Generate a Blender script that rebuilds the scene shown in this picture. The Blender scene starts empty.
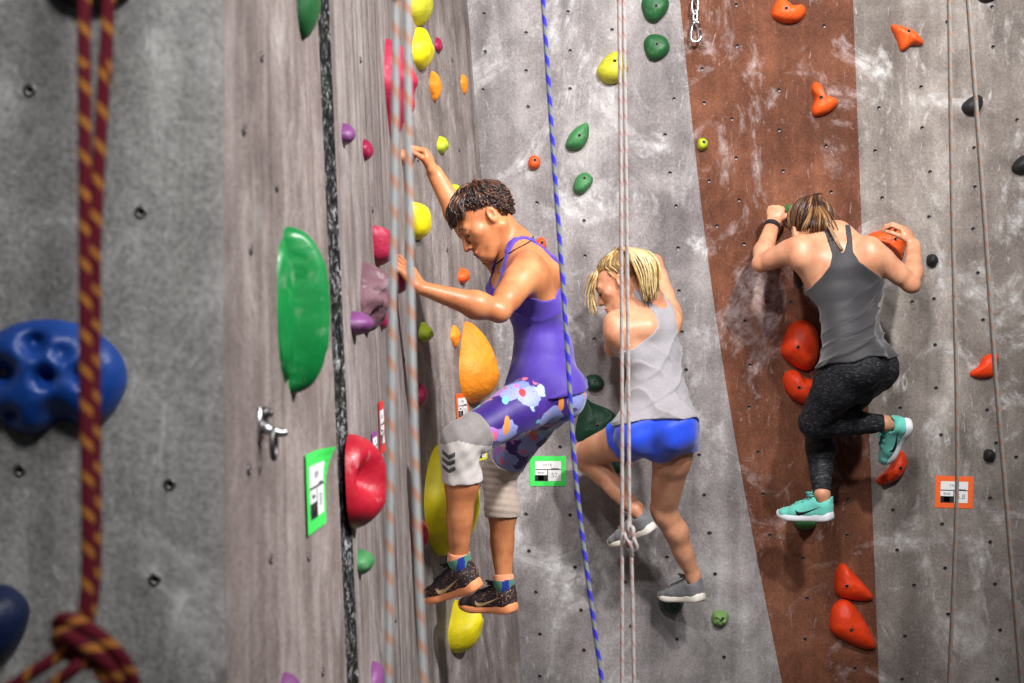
import bpy, bmesh, math, random
import numpy as np
from mathutils import Vector, Matrix, noise
from mathutils.bvhtree import BVHTree
random.seed(7)
rng = np.random.default_rng(11)
PI = math.pi
scene = bpy.context.scene
COL = scene.collection
F = 1500.0            # focal length in pixels of a 1024 wide frame
CAMZ = 1.6
def V(*a): return Vector(a)
def P(px, py, Y):     # a point of the place seen in direction (px, py) at distance Y
    return Vector(((px - 512.0) / F * Y, Y, CAMZ + (341.5 - py) / F * Y))

# ------------------------------------------------------------------ materials
def lin(c):
    return tuple((x / 12.92 if x <= 0.04045 else ((x + 0.055) / 1.055) ** 2.4) for x in c)
def rgb(r, g, b): return lin((r / 255, g / 255, b / 255)) + (1.0,)
class NT:
    def __init__(s, name):
        s.m = bpy.data.materials.new(name); s.m.use_nodes = True
        s.t = s.m.node_tree; s.t.nodes.clear()
        s.out = s.n('ShaderNodeOutputMaterial'); s.b = s.n('ShaderNodeBsdfPrincipled')
        s.l(s.b.outputs[0], s.out.inputs[0])
    def n(s, typ, **kw):
        o = s.t.nodes.new(typ)
        for k, v in kw.items():
            if k in o.bl_rna.properties: setattr(o, k, v)
        return o
    def l(s, a, b): s.t.links.new(a, b)
    def coord(s, scale=(1, 1, 1), kind='Object', rot=(0, 0, 0)):
        c = s.n('ShaderNodeTexCoord'); m = s.n('ShaderNodeMapping')
        m.inputs['Scale'].default_value = scale; m.inputs['Rotation'].default_value = rot
        s.l(c.outputs[kind], m.inputs['Vector']); return m.outputs[0]
    def noise(s, vec, scale, detail=4, rough=.55, dist=0.0):
        o = s.n('ShaderNodeTexNoise'); o.inputs['Scale'].default_value = scale
        o.inputs['Detail'].default_value = detail; o.inputs['Roughness'].default_value = rough
        o.inputs['Distortion'].default_value = dist
        s.l(vec, o.inputs['Vector']); return o.outputs[0]
    def ramp(s, fac, stops, interp='LINEAR'):
        o = s.n('ShaderNodeValToRGB'); o.color_ramp.interpolation = interp
        e = o.color_ramp.elements
        while len(e) < len(stops): e.new(0.5)
        for i, (p, c) in enumerate(stops):
            e[i].position = p; e[i].color = c if len(c) == 4 else tuple(c) + (1,)
        s.l(fac, o.inputs[0]); return o.outputs[0]
    def mix(s, fac, a, b, blend='MIX'):
        o = s.n('ShaderNodeMix', data_type='RGBA', blend_type=blend)
        for sock, v in ((o.inputs[0], fac), (o.inputs[6], a), (o.inputs[7], b)):
            if hasattr(v, 'links'): s.l(v, sock)
            else: sock.default_value = v
        return o.outputs[2]
    def math(s, op, a, b=0.0):
        o = s.n('ShaderNodeMath', operation=op)
        for sock, v in ((o.inputs[0], a), (o.inputs[1], b)):
            if hasattr(v, 'links'): s.l(v, sock)
            else: sock.default_value = v
        return o.outputs[0]
    def bump(s, h, strength=.3, dist=.01):
        o = s.n('ShaderNodeBump'); o.inputs['Strength'].default_value = strength
        o.inputs['Distance'].default_value = dist
        s.l(h, o.inputs['Height']); s.l(o.outputs[0], s.b.inputs['Normal'])
    def base(s, c, rough=.6, metal=0.0, spec=.5):
        i = s.b.inputs['Base Color']
        if hasattr(c, 'links'): s.l(c, i)
        else: i.default_value = c
        s.b.inputs['Roughness'].default_value = rough; s.b.inputs['Metallic'].default_value = metal
        s.b.inputs['Specular IOR Level'].default_value = spec
        return s
G4 = lambda v: (v, v, v, 1)
def plain(name, c, rough=.6, metal=0.0, spec=.5, var=.12, scale=40):
    t = NT(name); v = t.coord()
    n = t.noise(v, scale, 3)
    d = tuple(x * (1 - var) for x in c[:3]) + (1,); e = tuple(min(1, x * (1 + var)) for x in c[:3]) + (1,)
    t.base(t.ramp(n, [(.3, d), (.7, e)]), rough, metal, spec)
    return t.m
def wallmat(name, c0, c1, c2, streak, chalk, chalk_amt, bump=.35, chscale=2.6):
    t = NT(name)
    v = t.coord(); vs = t.coord(scale=(1, 1, .09) if streak else (1, 1, .45))
    big = t.noise(vs, 7 if streak else 2.2, 7, .62, .6)
    col = t.ramp(big, [(.30, c0), (.5, c1), (.70, c2)])
    st = t.noise(t.coord(scale=(1, 1, .08 if streak else .05)), 13 if streak else 9, 6, .6, .3)      # runs of grime down the wall
    col = t.mix(.5, col, t.ramp(st, [(.34, G4(.16)), (.52, G4(.52)), (.68, G4(.80))]), 'SOFT_LIGHT')
    mid = t.noise(v, 11, 6, .6, .4)
    col = t.mix(t.ramp(mid, [(.35, G4(.0)), (.75, G4(.55))]), col, c0)
    fine = t.noise(v, 90 if not streak else 130, 5, .75)
    col = t.mix(.75 if streak else .55, col, t.ramp(fine, [(.3, G4(.12)), (.7, G4(.88))]), 'SOFT_LIGHT')
    blot = t.noise(v, 4.2, 8, .68, .5)
    col = t.mix(.65, col, t.ramp(blot, [(.34, G4(.22)), (.66, G4(.78))]), 'SOFT_LIGHT')
    # chalk dust: worn white smears with their own shapes
    sm = t.noise(t.coord(scale=(1, 1, .8), rot=(0, .6, 0)), chscale, 9, .68, 1.6)
    brk = t.noise(v, 24, 5, .7, .5)
    ch = t.math('MULTIPLY', t.ramp(sm, [(.53, G4(0)), (.66, G4(1))]), t.ramp(brk, [(.36, G4(.1)), (.66, G4(1))]))
    ch = t.math('MULTIPLY', ch, chalk_amt)
    col = t.mix(ch, col, chalk)
    # short bright scuffs
    sc = t.noise(t.coord(scale=(1, 1, .35), rot=(0, .9, 0)), 21, 6, .75, 2.2)
    col = t.mix(t.math('MULTIPLY', t.ramp(sc, [(.60, G4(0)), (.70, G4(1))]), chalk_amt * .55), col, chalk)
    t.base(col, .82, 0, .25)
    hb = t.math('ADD', t.math('MULTIPLY', fine, .5), t.math('MULTIPLY', t.noise(v, 26, 6, .65), 1.0))
    t.bump(hb, bump, .012)
    return t.m
M = {}
M['wall_grey'] = wallmat('painted plaster grey', rgb(110, 104, 105), rgb(145, 139, 139), rgb(172, 167, 166), False, rgb(225, 224, 226), .8)
M['wall_brown'] = wallmat('painted plaster brown', rgb(84, 50, 36), rgb(116, 71, 51), rgb(136, 88, 67), False, rgb(200, 186, 186), .75)
M['wall_taupe'] = wallmat('painted plaster taupe', rgb(106, 98, 93), rgb(140, 131, 125), rgb(165, 158, 152), False, rgb(226, 224, 224), .8)
M['wall_left'] = wallmat('trowelled concrete', rgb(106, 97, 95), rgb(142, 131, 128), rgb(172, 162, 158), True, rgb(220, 214, 212), .5)
M['wall_mauve'] = wallmat('trowelled concrete warm', rgb(104, 92, 89), rgb(138, 125, 121), rgb(168, 155, 151), True, rgb(215, 208, 206), .5)
M['wall_front'] = wallmat('rough concrete pale', rgb(108, 106, 104), rgb(142, 140, 137), rgb(176, 174, 171), True, rgb(226, 226, 224), .6)
t = NT('torn caulk joint'); v = t.coord(scale=(1, 1, .6))
t.base(t.ramp(t.noise(v, 70, 6, .8, .8), [(.44, G4(.006)), (.54, G4(.03)), (.62, G4(.36)), (.75, G4(.62))]), .95, 0, .1); t.bump(t.noise(v, 60, 4), .9, .02)
M['joint'] = t.m
M['black'] = plain('black hole', (.004, .004, .004, 1), .9, 0, .1)
M['steel'] = plain('worn steel', (.55, .55, .56, 1), .32, 1.0, .5, .2)
M['steel_dark'] = plain('dark steel', (.16, .15, .15, 1), .45, 1.0)
M['floor'] = plain('grey floor mat', (.08, .08, .085, 1), .9)
def holdmat(name, c, rough=.5, bump=.25, scale=70, chalky=.25, dark=None):
    t = NT(name); v = t.coord()
    n = t.noise(v, 9, 5, .6, .3)
    d = dark or tuple(x * .72 for x in c[:3]) + (1,)
    col = t.ramp(n, [(.3, d), (.6, c)])
    ck = t.ramp(t.noise(v, 14, 6, .7, .8), [(.55, G4(0)), (.78, G4(chalky))])
    col = t.mix(ck, col, (.75, .72, .72, 1))
    t.base(col, rough, 0, .4)
    t.bump(t.noise(v, scale, 3, .6), bump, .006)
    return t.m
M['green'] = holdmat('green resin', rgb(20, 128, 62), .35, .15)
M['green_deep'] = holdmat('deep green resin', rgb(28, 88, 44), .55, .3)
M['green_mid'] = holdmat('mid green resin', rgb(62, 128, 74), .55, .3)
M['green_dark'] = holdmat('dark green resin', rgb(22, 66, 46), .55, .3)
M['green_pale'] = holdmat('pale green resin', rgb(120, 158, 90), .7, .5)
M['lime'] = holdmat('lime resin', rgb(176, 196, 36), .55, .3)
M['yellow'] = holdmat('yellow resin', rgb(232, 214, 20), .5, .3, chalky=.1)
M['yellow_chalk'] = holdmat('chalked yellow resin', rgb(196, 192, 48), .6, .4, chalky=.3)
M['orange'] = holdmat('orange resin', rgb(236, 92, 30), .5, .3, chalky=.06)
M['orange_red'] = holdmat('red orange resin', rgb(240, 66, 20), .5, .35, chalky=.05)
M['orange_amber'] = holdmat('amber orange resin', rgb(240, 142, 32), .55, .7, 60, chalky=.05)
M['crimson'] = holdmat('crimson resin', rgb(172, 24, 44), .4, .3, chalky=.3)
M['pink'] = holdmat('raspberry resin', rgb(178, 38, 72), .55, .5, chalky=.3)
M['magenta'] = holdmat('magenta resin', rgb(150, 22, 66), .45, .3, chalky=.15)
M['maroon'] = holdmat('chalky maroon resin', rgb(112, 78, 88), .7, .8, 40, chalky=.5)
M['purple'] = holdmat('purple resin', rgb(120, 64, 118), .5, .3, chalky=.3)
M['blue'] = holdmat('blue resin', rgb(18, 62, 138), .38, .35, 60, chalky=.12)
M['blue_dark'] = holdmat('dark blue resin', rgb(10, 26, 62), .5, .4, chalky=0)
M['black_hold'] = holdmat('black resin', rgb(34, 33, 36), .6, .3, chalky=.05)

# ------------------------------------------------------------------ objects
def mesh_obj(name, verts, faces, mats, parent=None, smooth=True, fmat=None):
    me = bpy.data.meshes.new(name)
    if isinstance(verts, np.ndarray):
        nv = len(verts); faces = np.asarray(faces, dtype=np.int32); k = faces.shape[1]
        me.vertices.add(nv); me.vertices.foreach_set('co', verts.astype(np.float32).ravel())
        me.loops.add(faces.size); me.loops.foreach_set('vertex_index', faces.ravel())
        me.polygons.add(len(faces))
        me.polygons.foreach_set('loop_start', np.arange(0, faces.size, k, dtype=np.int32))
        me.update(calc_edges=True); me.validate()
    else:
        me.from_pydata([tuple(p) for p in verts], [], [tuple(f) for f in faces]); me.update()
    for m in (mats if isinstance(mats, (list, tuple)) else [mats]): me.materials.append(m)
    if fmat is not None: me.polygons.foreach_set('material_index', np.asarray(fmat, dtype=np.int32))
    me.polygons.foreach_set('use_smooth', np.full(len(me.polygons), smooth, dtype=bool))
    me.update()
    o = bpy.data.objects.new(name, me); COL.objects.link(o)
    if parent: o.parent = parent
    return o
def tag(o, label=None, cat=None, group=None, kind=None):
    if label: o['label'] = label
    if cat: o['category'] = cat
    if group: o['group'] = group
    if kind: o['kind'] = kind
    return o
def empty(name, loc=(0, 0, 0)):
    o = bpy.data.objects.new(name, None); COL.objects.link(o); o.location = loc; o.empty_display_size = .1
    return o
def put(o, root):     # parent o (built in world coordinates) under root without moving it
    o.parent = root; o.matrix_parent_inverse = Matrix.Translation(root.location).inverted()
    return o
def catmull(pts, n, closed=False):
    pts = [Vector(p) for p in pts]; m = len(pts); out = []
    seg = m if closed else m - 1
    for i in range(seg):
        if closed: a, b, c, d = pts[i - 1], pts[i], pts[(i + 1) % m], pts[(i + 2) % m]
        else: a, b, c, d = pts[max(i - 1, 0)], pts[i], pts[i + 1], pts[min(i + 2, m - 1)]
        for k in range(n):
            u = k / n
            out.append(.5 * ((2 * b) + (c - a) * u + (2 * a - 5 * b + 4 * c - d) * u * u + (3 * b - a - 3 * c + d) * u ** 3))
    if not closed: out.append(pts[-1].copy())
    return out
class Buf:            # collects shapes that belong to one mesh
    def __init__(s): s.v = []; s.f = []; s.m = []; s.uv = {}
    def tube(s, pts, r, seg=8, mat=0, cap=True, closed=False, uvlen=False):
        pts = [Vector(p) for p in pts]; n = len(pts); base = len(s.v)
        rr = r if isinstance(r, (list, tuple)) else [r] * n
        up = None; dist = 0
        rows = []
        for i in range(n):
            if closed: d = pts[(i + 1) % n] - pts[i - 1]
            else: d = pts[min(i + 1, n - 1)] - pts[max(i - 1, 0)]
            if d.length < 1e-9: d = Vector((0, 0, 1))
            d.normalize()
            if up is None: up = d.orthogonal().normalized()
            up = (up - d * up.dot(d))
            if up.length < 1e-6: up = d.orthogonal()
            up.normalize(); sd = d.cross(up)
            if i: dist += (pts[i] - pts[i - 1]).length
            rows.append(dist)
            for k in range(seg):
                a = 2 * PI * k / seg
                s.v.append(pts[i] + (up * math.cos(a) + sd * math.sin(a)) * rr[i])
        last = n if closed else n - 1
        for i in range(last):
            j = (i + 1) % n
            for k in range(seg):
                k2 = (k + 1) % seg
                fi = len(s.f)
                s.f.append((base + i * seg + k, base + j * seg + k, base + j * seg + k2, base + i * seg + k2)); s.m.append(mat)
                if uvlen:
                    u0, u1 = k / seg, (k + 1) / seg; v0, v1 = rows[i], rows[j] if j else dist
                    s.uv[fi] = ((u0, v0), (u0, v1), (u1, v1), (u1, v0))
        if cap and not closed:
            s.f.append(tuple(base + k for k in range(seg))); s.m.append(mat)
            s.f.append(tuple(base + (n - 1) * seg + k for k in reversed(range(seg)))); s.m.append(mat)
        return s
    def box(s, c, sx, sy, sz, X=V(1, 0, 0), Y=V(0, 1, 0), Z=V(0, 0, 1), mat=0):
        b = len(s.v)
        for dx in (-1, 1):
            for dy in (-1, 1):
                for dz in (-1, 1): s.v.append(Vector(c) + X * dx * sx / 2 + Y * dy * sy / 2 + Z * dz * sz / 2)
        for q in ((0, 1, 3, 2), (4, 6, 7, 5), (0, 4, 5, 1), (2, 3, 7, 6), (0, 2, 6, 4), (1, 5, 7, 3)):
            s.f.append(tuple(b + i for i in q)); s.m.append(mat)
        return s
    def disc(s, c, n, r, seg=12, mat=0, ring=0.0, h=0.0):
        c = Vector(c); n = Vector(n).normalized(); a = n.orthogonal().normalized(); b2 = n.cross(a); b = len(s.v)
        for k in range(seg):
            an = 2 * PI * k / seg; s.v.append(c + (a * math.cos(an) + b2 * math.sin(an)) * r)
        s.f.append(tuple(range(b, b + seg))); s.m.append(mat)
        return s
    def build(s, name, mats, parent=None, smooth=True):
        o = mesh_obj(name, s.v, s.f, mats, None, smooth, s.m)
        if s.uv:
            lay = o.data.uv_layers.new(name='UVMap')
            for fi, q in s.uv.items():
                p = o.data.polygons[fi]
                for li, uv in zip(p.loop_indices, q): lay.data[li].uv = uv
        if parent: put(o, parent)
        return o
# ------------------------------------------------------------------ the walls (plan nodes: x at eye height, y, lean per metre of height)
NODES = {'A': (-1.75, 1.80, 0.0), 'E': (-.384, 2.0, .003), 'J': (-.360, 3.0, .044), 'K': (-.352, 3.14, .044), 'F': (-.358, 5.45, .037), 'C': (-.0737, 6.5, .082), 'R': (4.2, 6.5, 0.0)}
ZT = 4.6
def node(n, z):
    x, y, s = NODES[n]; return Vector((x + s * (CAMZ - z), y, z))
def wall_pt(a, b, t, z): return node(a, z).lerp(node(b, z), t)
SEGS = [('A', 'E'), ('E', 'J'), ('J', 'K'), ('K', 'F'), ('F', 'C'), ('C', 'R')]
def hit(px, py):      # where the line of sight meets the walls: point, outward normal, tangent (towards the picture's right), up
    o = Vector((0, 0, CAMZ)); d = P(px, py, 1.0) - o
    best = None
    for a, b in SEGS:
        z = CAMZ
        z_old = z
        for it in range(8):
            z_old = z
            p0, p1 = node(a, z), node(b, z)
            e = p1 - p0; den = d.x * e.y - d.y * e.x
            if abs(den) < 1e-9: break
            tt = (p0.x * e.y - p0.y * e.x) / den
            s = (p0.x * d.y - p0.y * d.x) / den
            z = CAMZ + d.z * tt
        else:
            if -1e-3 <= s <= 1.001 and tt > 0 and abs(z - z_old) < .02 and (best is None or tt < best[0]):
                best = (tt, a, b, s, z)
    tt, a, b, s, z = best
    p = wall_pt(a, b, s, z)
    T = (node(b, z) - node(a, z)).normalized(); U = (wall_pt(a, b, s, z + .1) - wall_pt(a, b, s, z - .1)).normalized()
    N = T.cross(U).normalized()
    U = N.cross(T)
    return p, N, T, U
def grid_wall(name, cols, nz, mats, colmat=None):
    vs, fs, fm = [], [], []
    nc = len(cols)
    for j in range(nz + 1):
        z = ZT * j / nz
        for c in cols: vs.append(c(z))
    for j in range(nz):
        for i in range(nc - 1):
            a = j * nc + i
            fs.append((a, a + 1, a + nc + 1, a + nc)); fm.append(colmat[i] if colmat else 0)
    return vs, fs, fm
def struct(o, label=None, cat=None):
    o['kind'] = 'structure'
    if label: tag(o, label, cat or 'wall')
    return o
def add_holes(vs, fs, fm, pts, rim, hole, jit=.2):
    # bolt sockets: a worn steel rim round a black hole
    b = Buf()
    for (px, py) in pts:
        p, N, T, U = hit(px, py)
        r = .0062
        ring = [p + N * .0012 + (T * math.cos(a) + U * math.sin(a)) * r for a in [2 * PI * k / 10 for k in range(10)]]
        b.tube(ring, .0026, 5, rim, closed=True)
        b.disc(p + N * .0016, N, r, 10, hole)
        # chipped plaster lip
        ring2 = [p + N * .0004 + (T * math.cos(a) + U * math.sin(a)) * (r * 2.0 * random.uniform(.85, 1.25)) for a in [2 * PI * k / 9 for k in range(9)]]
    o = len(vs)
    vs += b.v; fs += [tuple(i + o for i in f) for f in b.f]; fm += b.m
HOLES_BACK = [(568,12),(484,14),(526,33),(612,30),(485,52),(570,51),(526,71),(570,89),(483,90),(528,107),(674,99),(665,135),(670,173),(676,206),(702,69),(704,103),(709,181),(537,203),(584,221),
(526,514),(570,515),(529,551),(575,567),(536,592),(581,610),(540,634),(584,650),(704,495),(710,533),(715,574),(660,517),(667,557),(631,626),(677,639),(540,676),(625,582),(585,256),(678,248),(628,238),(679,291),(594,339),(682,332),(686,370),(692,411),(560,447),(699,455),
(736,5),(737,46),(732,119),(779,90),(779,130),(826,146),(736,158),(783,171),(824,26),(739,200),(717,226),(831,192),(947,22),(992,7),(993,47),(921,87),(879,108),(922,128),(875,151),(930,172),(882,198),(929,217),(974,148),(975,187),(1017,120),
(744,244),(791,302),(745,321),(750,365),(749,407),(934,299),(912,302),(983,320),(935,345),(936,388),(987,410),(941,435),(895,368),(978,273),(973,229),(996,443),(900,408),
(758,452),(763,494),(848,499),(893,510),(709,533),(770,535),(847,535),(897,550),(803,558),(807,598),(805,639),(855,668),(905,636),(902,679),(942,524),(990,542),(945,568),(995,584),(1000,630),(997,679),(914,585),(948,614),(724,657),(990,498),(1016,457)]
# back wall: grey field, brown painted stripe, taupe field (one continuous plastered wall, painted in three colours)
def bx(px_top, px_bot):
    xt, xb = (px_top - 512) / F * 6.5, (px_bot - 512) / F * 6.5
    zt, zb = CAMZ + 341.5 / F * 6.5, CAMZ - 341.5 / F * 6.5
    return lambda z: Vector((xb + (xt - xb) * (z - zb) / (zt - zb), 6.5, z))
stripeL = bx(680, 782); stripeR = bx(853, 879)
def curveL(z):   # the stripe's left edge bows a little
    p = stripeL(z); h = (z - .12) / 2.96
    p.x += -.10 * math.sin(PI * max(0, min(1, h))) * .5; return p
cols = [lambda z: node('C', z)] + [(lambda k: (lambda z: node('C', z).lerp(curveL(z), k / 6)))(k) for k in range(1, 7)] \
     + [(lambda k: (lambda z: curveL(z).lerp(stripeR(z), k / 4)))(k) for k in range(1, 5)] \
     + [(lambda k: (lambda z: stripeR(z).lerp(node('R', z), k / 8)))(k) for k in range(1, 9)]
vs, fs, fm = grid_wall('wall_back', cols, 40, None, [0] * 6 + [1] * 4 + [2] * 8)
add_holes(vs, fs, fm, HOLES_BACK, 3, 4)
wb = struct(mesh_obj('wall_back', vs, fs, [M['wall_grey'], M['wall_brown'], M['wall_taupe'], M['steel_dark'], M['black']], None, False, fm),
            'grey climbing wall with a broad brown painted stripe behind two climbers')
# left walls
def lerpcols(a, b, n, warp=None): return [(lambda k: (lambda z: wall_pt(a, b, k / n, z)))(k) for k in range(n + 1)]
cF = []
for k in range(1, 9):      # soft fold where the wall turns in to the corner
    cF.append((lambda t: (lambda z: (node('F', z) * (1 - t) ** 2 * 0 + (wall_pt('K', 'F', .94, z) * (1 - t) ** 2 + node('F', z) * 2 * t * (1 - t) + wall_pt('F', 'C', .12, z) * t * t))))(k / 8))
cols = [(lambda k: (lambda z: wall_pt('K', 'F', .94 * k / 8, z)))(k) for k in range(9)] + cF + [(lambda k: (lambda z: wall_pt('F', 'C', .12 + .88 * k / 5, z)))(k) for k in range(1, 6)]
vs, fs, fm = grid_wall('wall_left', cols, 30, None)
add_holes(vs, fs, fm, [(459, 150), (452, 60), (418, 160), (447, 250), (441, 300), (437, 470), (445, 540), (372, 210), (385, 480), (404, 360), (360, 60), (395, 620)], 1, 2)
struct(mesh_obj('wall_left', vs, fs, [M['wall_left'], M['steel_dark'], M['black']], None, True, fm), 'streaked concrete climbing wall turning in to the corner')
vs, fs, fm = grid_wall('x', [(lambda k: (lambda z: wall_pt('E', 'J', k / 6, z)))(k) for k in range(7)], 30, None)
add_holes(vs, fs, fm, [(261, 57), (276, 187), (250, 250), (308, 557), (270, 559), (322, 672), (248, 470), (243, 130)], 1, 2)
struct(mesh_obj('wall_left_panel', vs, fs, [M['wall_mauve'], M['steel_dark'], M['black']], None, True, fm), 'warm grey wall panel with the big green hold')
vs, fs, fm = grid_wall('x', [(lambda k: (lambda z: wall_pt('A', 'E', k / 8, z)))(k) for k in range(9)], 30, None)
add_holes(vs, fs, fm, [(141, 212), (155, 579), (170, 484), (30, 90), (20, 470)], 1, 2)
struct(mesh_obj('wall_front', vs, fs, [M['wall_front'], M['steel_dark'], M['black']], None, True, fm), 'pale blurred concrete panel with the blue pocketed hold')
# rough joint strip between the two panels
vs, fs = [], []
nz = 260
for j in range(nz + 1):
    z = ZT * j / nz
    a, b = node('J', z), node('K', z); n = (b - a).cross(V(0, 0, 1)).normalized()
    for k in range(9):
        t_ = k / 8
        off = -.012 * math.sin(PI * t_) ** .5 if 0 < k < 8 else 0
        q = a.lerp(b, t_) + n * (off + (.010 * noise.noise(Vector((t_ * 5, z * 14, 3))) if 0 < k < 8 else 0))
        vs.append(q)
for j in range(nz):
    for k in range(8):
        a = j * 9 + k; fs.append((a, a + 1, a + 10, a + 9))
struct(mesh_obj('trim_1', vs, fs, [M['joint']], None, True), 'rough black and white joint running down between wall panels', 'joint')
vs = [V(-2.5, -3, 0), V(4.2, -3, 0), V(4.2, 6.6, 0), V(-2.5, 6.6, 0)]
struct(mesh_obj('floor', vs, [(0, 1, 2, 3)], [M['floor']], None, False), 'grey padded floor below the wall', 'floor')
# ------------------------------------------------------------------ climbing holds
def dome(outline, depth, apex, prof, fn, nz_amp, nz_scale, seed, rings=22):
    """outline (u, v) in metres about the hold's centre -> verts in (u, v, h), faces."""
    ol = catmull([(u, v, 0) for u, v in outline], 6, True); n = len(ol)
    vs, fs = [], []
    p, q = prof
    for i in range(rings):
        rho = 1 - (i / (rings)) ** 1.35
        for w in ol:
            u = apex[0] + (w.x - apex[0]) * rho; v = apex[1] + (w.y - apex[1]) * rho
            h = depth * max(0, 1 - rho ** p) ** (1 / q)
            vs.append([u, v, h, rho])
    vs.append([apex[0], apex[1], depth, 0])
    for i in range(rings - 1):
        for k in range(n):
            k2 = (k + 1) % n
            fs.append((i * n + k, i * n + k2, (i + 1) * n + k2, (i + 1) * n + k))
    for k in range(n): fs.append(((rings - 1) * n + k, (rings - 1) * n + (k + 1) % n, (rings) * n))
    out = []
    for u, v, h, rho in vs:
        e = 1 - rho ** 3
        if fn: h, du, dv = fn(u, v, h, rho); u += du; v += dv
        g = noise.noise(Vector((u * nz_scale, v * nz_scale, seed * 3.7))) + .5 * noise.noise(Vector((u * nz_scale * 2.3, v * nz_scale * 2.3, seed)))
        h = max(h + g * nz_amp * e, 0.0 if rho > .99 else .001)
        out.append((u, v, h))
    return out, fs
bolt_mats = None
def dimples(lst):       # lst of (u, v, radius, depth)
    def fn(u, v, h, rho):
        for (a, b, r, d) in lst:
            q = ((u - a) ** 2 + (v - b) ** 2) / (r * r)
            if q < 4: h -= d * math.exp(-q * 1.8)
        return h, 0, 0
    return fn
def place(name, label, cat, frame, vs, fs, mat, group=None, bolt=None, bolt_r=.0065, sink=.003):
    p, N, T, U = frame
    w = [p + T * a + U * b + N * (h - sink) for a, b, h in vs]
    o = mesh_obj(name, w, fs, mat, None, True)
    tag(o, label, cat, group)
    if bolt is not None:
        bvh = BVHTree.FromPolygons(w, fs)
        src = p + T * bolt[0] + U * bolt[1] + N * .5
        loc, nrm, idx, dist = bvh.ray_cast(src, -N)
        if loc is None: loc, nrm = p + T * bolt[0] + U * bolt[1], N
        if nrm.dot(N) < 0: nrm = -nrm
        nrm = (nrm + N).normalized()
        b = Buf(); a = nrm.orthogonal().normalized(); c = nrm.cross(a)
        ring = [loc + nrm * .0006 + (a * math.cos(k * PI / 6) + c * math.sin(k * PI / 6)) * bolt_r for k in range(12)]
        b.tube(ring, .0016, 5, 0, closed=True)
        b.disc(loc + nrm * .0012, nrm, bolt_r, 12, 1)
        bo = b.build('bolt', [M['steel_dark'], M['black']])
        bo.parent = o
    # put the origin at the hold's seat on the wall
    off = p.copy()
    o.data.transform(Matrix.Translation(-off)); o.location = off
    for c in o.children:
        c.data.transform(Matrix.Translation(-off))
    return o
def front_hold(name, label, pts, depth, mat, bolt=None, apex=(0, 0), prof=(2.2, 2.0), fn=None, amp=.004, nsc=18, group=None, seed=None, cat='climbing hold'):
    """a hold on a wall that faces the camera; pts = its outline as seen, in picture pixels."""
    cx = (min(p[0] for p in pts) + max(p[0] for p in pts)) / 2; cy = (min(p[1] for p in pts) + max(p[1] for p in pts)) / 2
    fr = hit(cx, cy); p = fr[0]
    s = p.y / F * .975
    ol = [((x - cx) * s, (cy - y) * s) for x, y in pts]
    bo = None if bolt is None else ((bolt[0] - cx) * s, (cy - bolt[1]) * s)
    ap = (apex[0] * s, -apex[1] * s)
    f2 = fn(s, cx, cy) if fn else None
    vs, fs = dome(ol, depth, ap, prof, f2, amp, nsc, seed if seed is not None else cx * .013 + cy * .007)
    return place(name, label, cat, fr, vs, fs, mat, group, bo)
def side_hold(name, label, bxp, y0, y1, uh, depth, mat, shape='egg', apex=(0, 0), prof=(2.0, 2.0), fn=None, amp=.004, nsc=20, group=None, bolt=None, seed=None, cat='climbing hold'):
    """a hold on the receding left wall: seat at picture column bxp between rows y0 and y1, half width uh metres along the wall."""
    fr = hit(bxp, (y0 + y1) / 2); s = fr[0].y / F
    vh = (y1 - y0) / 2 * s
    shp = {'egg': [(-.55, .72), (0, 1), (.6, .70), (.95, .1), (.75, -.6), (0, -1), (-.75, -.6), (-.95, .1)],
           'drop': [(-.5, .5), (0, 1), (.5, .6), (.95, -.1), (.85, -.65), (.1, -1), (-.7, -.75), (-.9, -.1)],
           'leaf': [(-.6, .45), (0, 1), (.6, .45), (.8, -.05), (.45, -.6), (0, -1), (-.45, -.6), (-.8, -.05)],
           'block': [(-.9, .85), (0, 1), (.85, .9), (1, .2), (.8, -.7), (.1, -1), (-.7, -.75), (-.95, 0)],
           'crescent': [(-1, .55), (-.2, 1), (.5, .9), (1, .3), (1, -.3), (.5, -.9), (-.2, -1), (-1, -.55)]}[shape]
    ol = [(a * uh, b * vh) for a, b in shp]
    vs, fs = dome(ol, depth, (apex[0] * uh, apex[1] * vh), prof, fn, amp, nsc, seed if seed is not None else bxp * .017 + y0 * .011)
    return place(name, label, cat, fr, vs, fs, mat, group, bolt)

H = 'climbing_hold'
M['tan'] = holdmat('tan resin', rgb(190, 120, 84), .6, .3)
# --- back wall, grey field
front_hold(H, 'dark green rounded hold at the top edge, higher of the pair by the brown stripe', [(641,2),(648,-6),(660,-8),(669,0),(667,12),(657,23),(648,22),(643,14)], .05, M['green_deep'], bolt=(655,8), apex=(0,4))
front_hold(H, 'dark green shield-shaped hold just below another by the brown stripe', [(644,40),(651,34),(664,36),(670,46),(667,55),(658,61),(649,60),(644,50)], .05, M['green_deep'], bolt=(656,46), apex=(0,4))
def crease(s, cx, cy):
    def fn(u, v, h, rho):
        d = v - (cy - 64) * s - .15 * u
        return h - .012 * math.exp(-(d / .012) ** 2), 0, 0
    return fn
front_hold(H, 'yellow rounded hold behind the pair of white ropes, high on the grey wall', [(596,72),(602,60),(612,52),(622,52),(628,62),(626,76),(616,84),(603,83)], .07, M['yellow_chalk'], bolt=(614,63), apex=(0,4), fn=crease)
front_hold(H, 'mid green teardrop hold with a pointed top right corner on the grey wall', [(565,147),(569,135),(578,126),(588,123),(589,136),(583,148),(573,151)], .055, M['green_mid'], bolt=(579,137), apex=(-1,4))
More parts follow.
